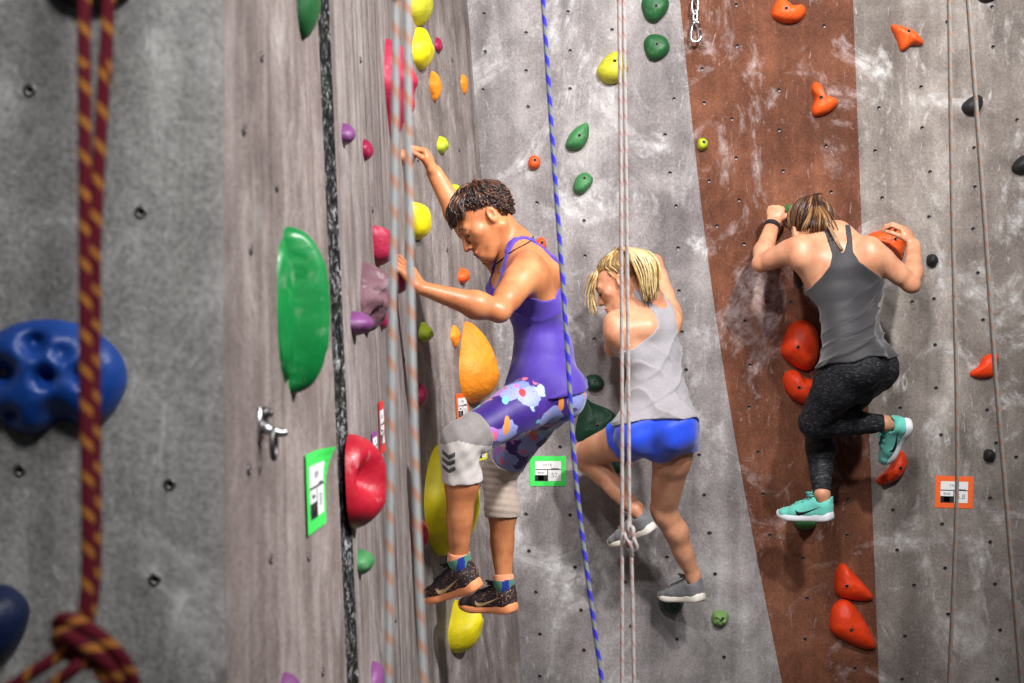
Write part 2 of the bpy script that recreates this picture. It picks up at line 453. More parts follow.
front_hold(H, 'small mid green hold under the green teardrop hold', [(573,186),(577,176),(586,172),(593,178),(591,186),(583,194),(575,193)], .05, M['green_mid'], bolt=(584,179), apex=(-1,4))
front_hold(H, 'small round orange hold left of the blue rope, level with the raised hand', [(528,163),(530,157),(535,155),(540,159),(540,166),(535,170),(529,168)], .04, M['orange'], bolt=(535,161), apex=(0,1))
front_hold(H, 'small round orange hold half hidden behind the purple-topped climber\'s shoulder', [(535,244),(537,239),(542,237),(546,241),(546,248),(541,252),(536,250)], .04, M['orange'], bolt=(542,243))
front_hold(H, 'small dark green button hold above the dark green block', [(584,381),(588,375),(598,375),(604,381),(603,388),(595,391),(587,389)], .045, M['green_dark'], bolt=(595,381), apex=(0,2))
front_hold(H, 'dark green flat block hold beside the bent knee of the blonde climber', [(583,398),(592,402),(614,412),(617,426),(606,438),(590,445),(577,442),(575,428)], .06, M['green_dark'], bolt=(597,425), prof=(3, 1.6))
front_hold(H, 'dark green round hold glimpsed under the blonde climber\'s raised thigh', [(606,458),(612,452),(622,453),(626,461),(622,472),(612,474),(606,468)], .06, M['green_dark'])
front_hold(H, 'dark green foothold under the blonde climber\'s lower shoe', [(663,598),(668,592),(678,592),(684,599),(681,610),(672,614),(665,609)], .07, M['green_dark'], amp=.006)
front_hold(H, 'pale green knobbly button hold low on the grey wall', [(711,617),(714,611),(721,610),(728,613),(728,621),(722,626),(713,624)], .045, M['green_pale'], bolt=(721,617), amp=.012, nsc=45)
# --- brown stripe
front_hold(H, 'tiny yellow button hold at the left edge of the brown stripe', [(697,144),(699,139),(704,138),(708,142),(707,148),(702,151),(698,149)], .04, M['lime'], bolt=(703,143), apex=(-1,1))
front_hold(H, 'orange bean-shaped hold at the top of the brown stripe', [(771,14),(775,2),(783,-2),(792,5),(803,5),(806,13),(799,22),(786,24),(775,20)], .06, M['orange'], bolt=(784,11), apex=(0,3))
front_hold(H, 'orange three-cornered hold with a narrow top in the brown stripe', [(811,89),(814,82),(820,84),(824,94),(836,99),(838,105),(828,114),(815,117),(811,111),(814,100)], .055, M['orange'], bolt=(819,99), apex=(-1,3))
def lobes(s, cx, cy):
    def fn(u, v, h, rho):
        return h * (1 + .25 * math.sin(u * 60 + 1)) , 0, 0
    return fn
front_hold(H, 'large red-orange lumpy hold beside the hip of the climber in dark leggings', [(780,352),(785,333),(793,322),(806,320),(817,330),(819,350),(815,366),(804,371),(789,363)], .10, M['orange_red'], bolt=(794,347), apex=(0,0), amp=.012, nsc=11)
front_hold(H, 'red-orange kidney hold directly below the large lumpy one', [(782,380),(786,371),(796,370),(803,377),(814,380),(822,388),(818,399),(806,405),(793,400),(785,391)], .075, M['orange_red'], bolt=(796,387), amp=.006)
front_hold(H, 'orange wedge hold low on the brown stripe, upper of the last two', [(834,578),(838,566),(844,563),(852,571),(866,586),(873,596),(870,601),(852,600),(836,594)], .06, M['orange_red'], bolt=(844,584), apex=(-6,-2))
front_hold(H, 'orange pebbled half-moon hold low on the brown stripe, lowest of all', [(829,622),(832,606),(842,598),(853,604),(866,622),(875,640),(875,649),(862,649),(842,640),(831,632)], .07, M['orange_red'], bolt=(848,627), apex=(-5,-2))
front_hold(H, 'green foothold half hidden under the lower turquoise shoe', [(792,519),(800,511),(812,511),(818,518),(814,526),(805,530),(796,527)], .09, M['green_mid'], amp=.008)
front_hold(H, 'pale green hold held by the hand with the black wristband', [(783,215),(784,207),(790,204),(797,208),(797,216),(791,222),(785,220)], .08, M['green_mid'])
# --- taupe field
front_hold(H, 'orange fin-shaped hold alone high on the right wall', [(890,26),(898,25),(914,31),(923,41),(922,46),(912,46),(905,51),(900,51),(896,40)], .05, M['orange'], bolt=(906,33), apex=(0,-1))
def pits(s, cx, cy):
    L = []
    r = random.Random(5)
    for i in range(60):
        L.append((r.uniform(-22, 22) * s, r.uniform(-18, 18) * s, .007, .006))
    return dimples(L)
front_hold(H, 'large orange pitted hold under the right hand of the climber in dark leggings', [(866,238),(872,232),(886,229),(899,227),(907,236),(905,250),(902,261),(896,257),(880,247)], .085, M['orange'], bolt=(891,240), fn=pits, prof=(3, 1.7))
front_hold(H, 'orange crescent hold under the raised turquoise shoe', [(877,478),(888,468),(894,456),(902,450),(907,458),(906,468),(898,479),(884,485),(876,483)], .07, M['orange_red'], bolt=(897,467), amp=.005, nsc=30)
front_hold(H, 'small red-orange wedge hold behind the far right rope', [(970,372),(978,366),(984,356),(997,353),(998,362),(993,376),(983,379),(971,377)], .045, M['orange_red'], apex=(2,-1))
front_hold(H, 'small black hold behind the far right rope, high up', [(961,108),(965,101),(975,95),(982,97),(982,107),(975,115),(966,115)], .05, M['black_hold'])
front_hold(H, 'black hold cut off by the right edge of the picture', [(1011,168),(1015,161),(1023,155),(1030,156),(1031,166),(1024,174),(1014,173)], .05, M['black_hold'])
front_hold(H, 'black hold at the top edge above the far right rope', [(976,-6),(984,-12),(994,-10),(996,-2),(988,2),(979,1)], .05, M['black_hold'])
front_hold(H, 'small round black hold right of the climber\'s raised right elbow', [(926,260),(928,255),(934,254),(938,259),(937,264),(932,267),(927,265)], .045, M['black_hold'], apex=(-1,-1))
front_hold(H, 'small round black hold low between the two right ropes', [(983,455),(985,450),(990,449),(995,453),(994,459),(989,461),(984,460)], .045, M['black_hold'], apex=(-1,-1))
# --- front panel
def pockets(s, cx, cy):
    q = [(38,342,14,.028),(6,372,17,.045),(50,376,12,.035),(88,375,13,.035),(15,415,10,.02),(60,415,20,.02),(66,352,12,.012)]
    return dimples([((x - cx) * s, (cy - y) * s, r * s, d) for x, y, r, d in q])
front_hold(H, 'large blue pocketed hold behind the red rope, blurred in the foreground', [(-14,372),(-8,338),(20,321),(58,318),(96,330),(122,356),(127,386),(112,415),(90,428),(62,424),(35,436),(10,428),(-8,405)], .055, M['blue'], fn=pockets, prof=(3.2, 1.8), amp=.003)
front_hold(H, 'dark blue hold cut off by the lower left corner of the picture', [(-30,620),(-20,592),(0,583),(18,590),(30,610),(22,640),(5,660),(-20,655)], .05, M['blue_dark'], amp=.006)
front_hold(H, 'black hold behind the red ropes at the top edge', [(46,-20),(60,-40),(100,-48),(130,-30),(134,-8),(112,8),(80,9),(58,0)], .05, M['black_hold'])
# --- left panel
def fin_tiers(u, v, h, rho):     # a low pitted near shelf, a deep groove, then a rounded rib winding down the hold
    c = -.030 - .16 * v + .012 * math.sin(v * 16)
    k = 1 / (1 + math.exp(-(u - c) / .005))
    h0 = h
    h = h * (.44 + .56 * k) - .024 * math.exp(-((u - c + .012) / .013) ** 2)
    if k < .5: h += .007 * noise.noise(Vector((u * 70, v * 70, 1))) + .003 * noise.noise(Vector((u * 150, v * 150, 4)))
    else: h += .006 * math.exp(-((u - c - .022) / .016) ** 2) * min(1, h0 / .03)
    return max(h, .001), 0, 0
def fin(ridge, hollow):  # a rib along the hold with a hollow on the near side
    def fn(u, v, h, rho):
        if u < ridge: h *= max(.15, 1 - hollow * (1 - math.exp(-((ridge - u) / .035) ** 2)))
        return h, 0, 0
    return fn
side_hold(H, 'big glossy green fin hold on the near left panel, hollow on one side', 290, 228, 392, .11, .066, M['green'], 'crescent', (.15, .05), (2.6, 1.9), fin_tiers, .002, 30)
side_hold(H, 'deep green hold hanging in from the top edge of the near left panel', 300, -70, 40, .06, .040, M['green_deep'], 'drop', (.1, 0), amp=.004)
side_hold(H, 'small pinkish purple hold cut off at the bottom of the near left panel', 284, 672, 712, .04, .03, M['purple'], 'egg')
def bowl(u, v, h, rho):
    return max(h - .058 * math.exp(-((u + .040) / .036) ** 2 - ((v - .008) / .042) ** 2), .002), 0, 0
side_hold(H, 'glossy crimson half-moon hold with a chalky hollow beside the rough joint', 351, 435, 528, .085, .082, M['crimson'], 'crescent', (.2, 0), (2.2, 1.8), bowl, .003)
side_hold(H, 'small green hold below the crimson half-moon hold', 359, 549, 575, .045, .036, M['green_mid'], 'egg')
side_hold(H, 'dusty purple hold cut off at the bottom edge beside the ropes', 373, 661, 700, .06, .034, M['purple'], 'egg')
side_hold(H, 'small purple hold beside the rough joint, level with the raised hand', 343, 123, 145, .04, .032, M['purple'], 'drop')
side_hold(H, 'small magenta hold under the big raspberry hold, left of the ropes', 364, 139, 161, .04, .026, M['magenta'], 'egg')
def ripple(u, v, h, rho): return h * (1 + .10 * math.sin(v * 70) + .10 * math.sin(u * 90 + v * 20)), 0, 0
side_hold(H, 'big raspberry leaf-shaped hold behind the two foreground ropes', 388, 38, 138, .16, .085, M['pink'], 'leaf', (.0, .05), (2, 1.8), ripple, .006)
side_hold(H, 'dull yellow hold cut off by the top edge', 416, -30, 26, .10, .065, M['yellow_chalk'], 'drop', (0, 0))
side_hold(H, 'bright yellow lumpy hold below the one at the top edge', 418, 27, 70, .09, .062, M['yellow'], 'drop', (0, .2), amp=.01, nsc=14)
side_hold(H, 'tiny dark maroon hold beside the bright yellow lumpy hold', 437, 37, 53, .04, .025, M['magenta'], 'drop')
side_hold(H, 'narrow orange hold below the bright yellow lumpy hold', 433, 71, 102, .07, .035, M['orange_amber'], 'leaf')
side_hold(H, 'smallest narrow orange hold, in the corner of the walls near the top', 463, 74, 95, .05, .024, M['orange_amber'], 'leaf')
side_hold(H, 'small lime yellow hold right of the raised hand', 440, 136, 154, .05, .035, M['lime'], 'drop', amp=.008, nsc=30)
side_hold(H, 'tiny lime yellow hold just above the dark-haired climber\'s head', 454, 184, 195, .035, .032, M['lime'], 'egg')
side_hold(H, 'small tan hold pinched by the raised hand, half hidden behind a rope', 402, 149, 165, .05, .03, M['tan'], 'egg')
side_hold(H, 'bright yellow smooth hold under the raised forearm', 414, 202, 240, .08, .066, M['yellow'], 'block', (0, 0), amp=.005)
def holes_(u, v, h, rho):
    for a, b in ((-.03, .05), (.01, .06), (.03, .03), (-.01, .02), (-.035, .0), (.02, -.01), (.04, .065)):
        h -= .022 * math.exp(-((u - a) ** 2 + (v - b) ** 2) / .00016)
    return h, 0, 0
side_hold(H, 'raspberry honeycombed hold on top of the cluster by the lower hand', 376, 226, 266, .09, .055, M['pink'], 'block', (0, .1), (3, 1.7), holes_, .002)
_mp = [(random.Random(k).uniform(-.1, .1), random.Random(k + 99).uniform(-.09, .1), random.Random(k + 7).uniform(.011, .019)) for k in range(34)]
def melted(u, v, h, rho):
    for a, b, r in _mp:
        q = ((u - a) ** 2 + (v - b) ** 2) / (r * r)
        if q < 4: h -= .020 * math.exp(-q * 1.6)
    return h, 0, 0
side_hold(H, 'large dusty maroon pitted hold in the cluster by the lower hand', 364, 259, 333, .11, .072, M['maroon'], 'drop', (0, .25), (2.6, 1.7), melted, .004, 40)
side_hold(H, 'rounded purple hold at the foot of the maroon pitted hold', 353, 311, 336, .06, .050, M['purple'], 'egg')
side_hold(H, 'dark red hold peeping out below the maroon pitted hold', 381, 300, 330, .06, .03, M['magenta'], 'drop')
side_hold(H, 'dark raspberry hold gripped by the lower hand of the dark-haired climber', 396, 260, 294, .08, .052, M['magenta'], 'egg')
side_hold(H, 'small orange hold below the dark-haired climber\'s face', 461, 268, 284, .05, .04, M['orange'], 'drop', amp=.006)
side_hold(H, 'small lime green hold under the straight forearm', 422, 322, 343, .06, .042, M['lime'], 'drop', amp=.01, nsc=30)
side_hold(H, 'narrow orange hold beside the large amber hold', 454, 325, 348, .06, .03, M['orange_amber'], 'leaf')
side_hold(H, 'large amber orange teardrop hold between wall and climber\'s waist', 468, 321, 404, .14, .125, M['orange_amber'], 'drop', (.1, -.35), (1.9, 1.6), amp=.004, nsc=40)
side_hold(H, 'small magenta hold low on the left wall above the red notice', 418, 382, 407, .06, .038, M['magenta'], 'drop')
side_hold(H, 'crimson hold behind a foreground rope, left of the climber\'s shin', 413, 518, 553, .09, .055, M['crimson'], 'block', amp=.01)
side_hold(H, 'long yellow hold behind the legs of the purple-topped climber', 440, 445, 556, .20, .15, M['yellow'], 'egg', amp=.004)
side_hold(H, 'yellow foothold under the shoes of the purple-topped climber', 456, 600, 653, .10, .11, M['yellow'], 'drop', (0, .3), amp=.006)

# ------------------------------------------------------------------ route notices
def text_mesh(s, size):
    cu = bpy.data.curves.new('txt', 'FONT'); cu.body = s; cu.size = size; cu.align_x = 'CENTER'; cu.align_y = 'CENTER'; cu.extrude = .0002
    o = bpy.data.objects.new('txt', cu); COL.objects.link(o)
    dg = bpy.context.evaluated_depsgraph_get(); dg.update()
    me = bpy.data.meshes.new_from_object(o.evaluated_get(dg)); bpy.data.objects.remove(o)
    vs = [v.co.copy() for v in me.vertices]; fs = [tuple(p.vertices) for p in me.polygons]
    bpy.data.meshes.remove(me); return vs, fs
M['paper'] = plain('white card', (.86, .86, .86, 1), .6, var=.04)
M['ink'] = plain('black ink', (.012, .012, .014, 1), .6)
M['ink_soft'] = plain('grey ink', (.30, .31, .36, 1), .6)
def tagmat(n, c): M[n] = plain(n, c, .55, var=.06); return M[n]
tagmat('tape_green', rgb(70, 232, 98)); tagmat('tape_orange', rgb(250, 106, 44)); tagmat('tape_red', rgb(226, 44, 34)); tagmat('tape_purple', rgb(142, 62, 140)); tagmat('tape_yellow', rgb(235, 225, 30))
def notice(label, px, py, w, h, mat, top='HYTB', grade='5.7', frame=None, rot=0.0, curl=0.0, lift=.002):
    fr = frame or hit(px, py); p, N, T, U = fr
    R = Matrix.Rotation(rot, 3, N); T = R @ T; U = R @ U
    n = 10
    def bend(u, v): return lift + curl * max(0, (u / w + v / h - .45)) ** 2 * 2.5
    def sheet(u0, u1, v0, v1, dz, th=.0006):
        vs, fs = [], []
        for j in range(n + 1):
            for i in range(n + 1):
                u = u0 + (u1 - u0) * i / n; v = v0 + (v1 - v0) * j / n
                vs.append(p + T * u + U * v + N * (bend(u, v) + dz + th))
        k = len(vs)
        vs += [q - N * th for q in vs[:]]
        for j in range(n):
            for i in range(n):
                a = j * (n + 1) + i; fs.append((a, a + 1, a + n + 2, a + n + 1)); fs.append((k + a, k + a + n + 1, k + a + n + 2, k + a + 1))
        return vs, fs
    vs, fs = sheet(-w / 2, w / 2, -h / 2, h / 2, 0)
    o = mesh_obj('route_notice', vs, fs, mat, None, False); tag(o, label, 'notice')
    # white printed card with black rules
    cw, ch, cy = w * .72, h * .66, h * .0
    vs, fs = sheet(-cw / 2, cw / 2, cy - ch / 2, cy + ch / 2, .0008)
    c = mesh_obj('card', vs, fs, M['paper'], None, False); c.parent = o
    b = Buf()
    def rect(u0, u1, v0, v1, m=0):
        i = len(b.v)
        for u, v in ((u0, v0), (u1, v0), (u1, v1), (u0, v1)): b.v.append(p + T * u + U * v + N * (bend(u, v) + .0022))
        b.f.append((i, i + 1, i + 2, i + 3)); b.m.append(m)
    def word(s, u, v, size, m=0):
        tv, tf = text_mesh(s, size); i = len(b.v)
        b.v += [p + T * (u + q.x) + U * (v + q.y) + N * (bend(u + q.x, v + q.y) + .0022 + q.z) for q in tv]
        b.f += [tuple(i + k for k in f) for f in tf]; b.m += [m] * len(tf)
    mid = cy + ch * .08
    rect(-cw / 2, cw / 2, mid - ch * .02, mid + ch * .02)
    rect(-cw * .03, -cw * .0, cy - ch / 2, mid)
    rect(-cw / 2, -cw * .03, cy - ch / 2, cy - ch * .2)
    rect(-cw * .38, -cw * .16, cy - ch * .47, cy - ch * .22, 2)
    rect(-cw * .23, -cw * .18, cy - ch * .42, cy - ch * .30)
    word(top, -cw * .02, cy + ch * .30, h * .12, 1)
    rect(cw * .12, cw * .42, mid + ch * .03, mid + ch * .06)
    word('Route', -cw * .27, cy - ch * .08, h * .085, 0)
    word(grade, cw * .25, cy - ch * .22, h * .22, 1)
    q = b.build('print', [M['ink'], M['ink_soft'], M['paper']], None, False); q.parent = o
    off = p.copy()
    for x in [o] + list(o.children): x.data.transform(Matrix.Translation(-off))
    o.location = off
    return o
s6 = 6.5 / F
notice('green square route notice on the grey wall between the climbers', 548, 471, 36 * s6, 30 * s6, M['tape_green'], 'HYTB', '57')
notice('orange route notice on the right wall behind a hanging rope', 954, 492, 38 * s6, 32 * s6, M['tape_orange'], 'TRUE', '5.8', rot=-.03)
fr = hit(314, 490)
notice('green route notice with a curled corner on the near left panel', 314, 490, .20, .142, M['tape_green'], 'HYTB', '57', curl=.03, lift=.004)
notice('narrow red route notice on the left wall beside a foreground rope', 381, 427, .16, .135, M['tape_red'], 'HYTE', '5.9')
notice('purple route notice on the left wall next to the crimson hold', 374, 448, .15, .08, M['tape_purple'], 'VIOL', '5.6')
notice('orange route notice in the corner above the climber\'s knee', 462, 407, .16, .11, M['tape_orange'], 'TRUE', '5.8')
notice('small yellow route notice between the knees of the purple-topped climber', 481, 453, .15, .06, M['tape_yellow'], 'SUN', '5.5')

# ------------------------------------------------------------------ hardware
p, N, T, U = hit(259, 424)
hg = empty('bolt_hanger', p); tag(hg, 'steel bolt hanger with a ring on the near left panel', 'bolt hanger')
b = Buf()
b.box(p + N * .003, .032, .05, .005, T, U, N)
b.tube([p + N * .003 + U * .0, p + N * .016 - U * .010, p + N * .034 - U * .014, p + N * .042 - U * .013], [.012, .008, .0065, .005], 10)
put(b.build('plate', M['steel']), hg)
b = Buf(); b.tube([p + N * .004 + U * .016, p + N * .014 + U * .016], .010, 6); b.tube([p + N * .014 + U * .016, p + N * .020 + U * .016], .006, 10)
put(b.build('bolt_head', M['steel_dark']), hg)
b = Buf(); b.tube([p + N * .022 - U * .03 + T * .016 * math.cos(a) + U * .022 * math.sin(a) for a in [2 * PI * k / 24 for k in range(24)]], .004, 8, closed=True)
put(b.build('ring', M['steel_dark']), hg)
# quickdraw hanging from above
p, N, T, U = hit(694, 10)
qd = empty('quickdraw', p); tag(qd, 'steel chain and carabiner hanging at the top of the brown stripe', 'carabiner')
def q3(px, py, d): return p + T * ((px - 694) * s6) + U * ((10 - py) * s6) + N * d
def loop(cx, cy, w, h, d, rot=0, n=24, tw=0.0):
    L = []
    for k in range(n):
        a = 2 * PI * k / n; x = w * math.copysign(abs(math.cos(a)) ** .7, math.cos(a)); y = h * math.copysign(abs(math.sin(a)) ** .9, math.sin(a))
        L.append(q3(cx, cy, d + tw * x * s6 * 1.0) + T * (x * s6) * (1 - tw) + U * (y * s6))
    return L
b = Buf(); b.box(q3(694, -30, .003), .03, .06, .006, T, U, N); b.tube([q3(694, -33, 0), q3(694, -33, .014)], .010, 6); b.tube(loop(694, -24, 3, 5, .02, tw=.8), .004, 8, closed=True); put(b.build('anchor_plate', M['steel']), qd)
for i, cy in enumerate((-16, -4, 8)):
    b = Buf(); b.tube(loop(694, cy, 3, 8, .035, tw=.8 if i % 2 else .0), .0055, 8, closed=True)
    put(b.build('chain_link', M['steel']), qd)
b = Buf(); b.tube(loop(694.3, 18.5, 2.6, 6.5, .035, tw=.3), .006, 8, closed=True); put(b.build('swivel', M['steel']), qd)
b = Buf()
b.tube([q3(x, y, .035) for x, y in ((692, 24), (690.5, 32), (690, 40), (692, 43.5), (697, 43.5), (700, 40), (699.6, 35))], .0065, 8)
b.tube([q3(x, y, .035) for x, y in ((692, 24), (694, 21.5), (697, 24), (698.5, 28))], .0065, 8)
put(b.build('carabiner_body', M['steel']), qd)
b = Buf(); b.tube([q3(698.5, 28, .035), q3(699.6, 35, .035)], .0045, 8); put(b.build('gate', M['steel_dark']), qd)

# ------------------------------------------------------------------ ropes
def ropemat(name, c0, c1, turns, width, soft=.04, c2=None):
    t = NT(name); uv = t.n('ShaderNodeUVMap'); sp = t.n('ShaderNodeSeparateXYZ'); t.l(uv.outputs[0], sp.inputs[0])
    a = t.math('FRACT', t.math('ADD', sp.outputs[0], t.math('MULTIPLY', sp.outputs[1], turns)))
    col = t.ramp(a, [(0, c0), (1 - width - soft, c0), (1 - width, c1), (1 - soft, c1), (1, c0)])
    if c2:
        a2 = t.math('FRACT', t.math('ADD', t.math('MULTIPLY', sp.outputs[0], -1), t.math('MULTIPLY', sp.outputs[1], turns)))
        col = t.mix(t.ramp(a2, [(.78, G4(0)), (.84, G4(1))]), col, c2)
    n = t.noise(t.coord(), 500, 2)
    col = t.mix(.25, col, t.ramp(n, [(.3, G4(.2)), (.7, G4(.8))]), 'SOFT_LIGHT')
    t.base(col, .85, 0, .2)
    br = t.math('ADD', t.math('SINE', t.math('ADD', t.math('MULTIPLY', sp.outputs[0], 50.3), t.math('MULTIPLY', sp.outputs[1], 1500))),
                t.math('SINE', t.math('SUBTRACT', t.math('MULTIPLY', sp.outputs[0], 50.3), t.math('MULTIPLY', sp.outputs[1], 1500))))
    t.bump(br, .5, .0012)
    return t.m
M['rope_red'] = ropemat('red rope with ochre stripe', rgb(112, 30, 46), rgb(196, 128, 58), 32, .26)
M['rope_grey'] = ropemat('grey rope with salmon flecks', rgb(214, 216, 216), rgb(236, 178, 152), 26, .34, .12)
M['rope_blue'] = ropemat('blue and grey rope', rgb(132, 138, 140), rgb(62, 60, 196), 21, .5, .05)
M['rope_white'] = ropemat('white rope with pink flecks', rgb(184, 176, 173), rgb(186, 142, 132), 24, .22, .1)
M['rope_tan'] = ropemat('grey rope with tan flecks', rgb(142, 137, 132), rgb(156, 122, 104), 24, .3, .12)
def rope(label, pix, Y, r, mat, group=None, extra=None):
    pts = []
    pix = [(pix[0][0] * 2 - pix[1][0] if False else pix[0][0] + (pix[0][0] - pix[1][0]) * 0.25, pix[0][1] - (pix[1][1] - pix[0][1]) * .25)] + list(pix) + [(pix[-1][0] + (pix[-1][0] - pix[-2][0]) * .2, pix[-1][1] + (pix[-1][1] - pix[-2][1]) * .2)]
    ctrl = [P(x, y, Y) for x, y in pix]
    top, bot = ctrl[0], ctrl[-1]
    kk = (4.5 - top.z) / (top.z - ctrl[1].z); ctrl = [Vector((top.x + (top.x - ctrl[1].x) * kk * q, Y, top.z + (4.5 - top.z) * q)) for q in (1, .6, .25)] + ctrl + [Vector((bot.x, Y, bot.z * .5)), Vector((bot.x, Y, .012)), Vector((bot.x + .01, Y - .14, .012))]
    pts = catmull(ctrl, 24)
    b = Buf(); b.tube(pts, r, 12, 0, uvlen=True)
    if extra: extra(b)
    o = b.build('rope', [mat]); tag(o, label, 'rope', group)
    off = pts[-1].copy(); o.data.transform(Matrix.Translation(-off)); o.location = off
    return o
rope('grey and salmon rope hanging in the foreground, left strand, by the raspberry hold', [(396, 0), (395, 150), (392, 350), (388, 683)], 1.9, .0054, M['rope_grey'])
rope('grey and salmon rope in front of the dark-haired climber\'s wrist', [(407, 0), (409, 190), (413, 400), (423, 683)], 1.9, .0052, M['rope_grey'])
rope('blue and grey striped rope down past the purple-topped climber\'s back', [(543, 0), (553, 150), (566, 330), (577, 490), (602, 683)], 3.6, .0058, M['rope_blue'])
rope('white rope without a knot hanging over the blonde climber', [(619, 0), (621, 200), (622, 400), (622, 683)], 3.8, .0050, M['rope_white'])
def knot(b):
    c = lambda x, y, d: P(x, y, 3.8 + d)
    b.tube(catmull([c(628.6, 520, 0), c(629, 530, -.004), c(634, 540, -.016), c(636.5, 547, -.012), c(633, 551.5, -.004), c(627.5, 547.5, .004), c(627, 541, -.004), c(632, 535, -.018), c(633, 529, -.014), c(629, 526.5, .006), c(625.5, 531, .006), c(626, 538, -.010), c(631, 546, -.014), c(632, 556, 0)], 8), .0056, 10, 0, uvlen=True)
rope('white rope with an overhand knot hanging over the blonde climber', [(623.5, 0), (627, 250), (628.5, 400), (629.5, 520), (631.5, 560), (634, 683)], 3.8, .0050, M['rope_white'], extra=knot)
rope('thin grey and tan rope in front of the orange notice on the right', [(949, 0), (952, 200), (957, 420), (956, 520), (949, 683)], 3.8, .0052, M['rope_tan'])
rope('grey rope furthest right, slanting past the red-orange wedge hold', [(968, 0), (983, 200), (995, 370), (1006, 500), (1021, 683)], 3.8, .0058, M['rope_tan'])
# red doubled rope with a bulky knot: one rope folded in two
YR = 1.32; RR = .0060
b = Buf()
s1 = [Vector((P(83, 0, YR).x, YR, 4.5)), Vector((P(83.5, 0, YR).x, YR, 3.0)), P(84, -60, YR), P(84.5, 80, YR), P(85, 240, YR), P(86, 400, YR), P(88, 520, YR), P(87, 590, YR), P(80, 632, YR)]
s2 = [Vector((P(240, 0, YR).x, YR, 4.5)), Vector((P(170, 0, YR).x, YR, 3.2)), P(111, -60, YR + .004), P(105, 60, YR + .004), P(98.5, 170, YR + .003), P(95, 240, YR + .002), P(94.5, 300, YR + .008), P(94, 400, YR + .010), P(95, 520, YR + .010), P(93, 595, YR + .010), P(82, 640, YR + .008)]
b.tube(catmull(s1, 24), RR, 12, 0, uvlen=True); b.tube(catmull(s2, 20), RR, 12, 0, uvlen=True)
k = lambda x, y, d: P(x, y, YR + d)
b.tube(catmull([k(80, 660, .012), k(66, 640, .01), k(58, 624, -.004), k(68, 619, -.020), k(88, 628, -.026), k(110, 645, -.024), k(128, 668, -.012), k(134, 695, .0), k(120, 720, .01)], 14), RR * 1.06, 12, 0, uvlen=True)
b.tube(catmull([k(92, 665, .010), k(70, 655, .008), k(57, 640, -.006), k(64, 634, -.022), k(80, 642, -.030), k(98, 655, -.030), k(114, 674, -.020), k(120, 700, -.004), k(105, 722, .008)], 14), RR * 1.06, 12, 0, uvlen=True)
b.tube(catmull([k(84, 648, -.004), k(66, 652, -.010), k(46, 664, -.012), k(22, 680, -.008), k(-6, 704, .0), k(-22, 760, .004), k(-26, 900, .004), Vector((P(-28, 0, YR).x, YR + .004, .4)), Vector((P(-28, 0, YR).x, YR + .004, .012)), Vector((P(-40, 0, YR).x, YR - .1, .012))], 14), RR, 12, 0, uvlen=True)
b.tube(catmull([k(90, 655, -.010), k(80, 664, -.026), k(62, 678, -.026), k(44, 694, -.018), k(24, 716, -.008), k(14, 770, 0), k(10, 900, 0), Vector((P(8, 0, YR).x, YR, .4)), Vector((P(8, 0, YR).x, YR, .012)), Vector((P(20, 0, YR).x, YR - .1, .012))], 14), RR, 12, 0, uvlen=True)
b.tube(catmull([k(92, 660, -.012), k(100, 672, -.02), k(110, 690, -.018), k(112, 716, -.01)], 14), RR, 12, 0, uvlen=True)
o = b.build('rope', [M['rope_red']]); tag(o, 'doubled red and ochre rope tied in a bulky knot, nearest the camera', 'rope')
off = P(84, 683, YR); o.data.transform(Matrix.Translation(-off)); o.location = off
# ------------------------------------------------------------------ people: every body is one continuous surface grown from a distance field
f4 = np.float32
class Vol:
    def __init__(s, lo, hi, h):
        s.lo = np.array(lo, dtype=np.float64); s.h = h
        s.n = np.ceil((np.array(hi) - s.lo) / h).astype(int) + 1
        s.ax = [(s.lo[i] + h * np.arange(s.n[i])).astype(f4) for i in range(3)]
    def new(s): return np.full(tuple(s.n), .12, dtype=f4)
    def box(s, lo, hi):
        a = np.clip(np.floor((np.array(lo) - s.lo) / s.h).astype(int), 0, s.n); b = np.clip(np.ceil((np.array(hi) - s.lo) / s.h).astype(int) + 1, 0, s.n)
        return tuple(slice(int(i), int(j)) for i, j in zip(a, b))
    def grids(s, sl=None):
        sl = sl or tuple(slice(None) for _ in range(3))
        return s.ax[0][sl[0]][:, None, None], s.ax[1][sl[1]][None, :, None], s.ax[2][sl[2]][None, None, :]
def smin(a, b, k):
    if k <= 0: return np.minimum(a, b)
    h = np.maximum(k - np.abs(a - b), 0) / k
    return np.minimum(a, b) - h * h * (k * .25)
def smax(a, b, k): return -smin(-a, -b, k)
def nvec(v): v = np.array(v, dtype=np.float64); return v / max(np.linalg.norm(v), 1e-9)
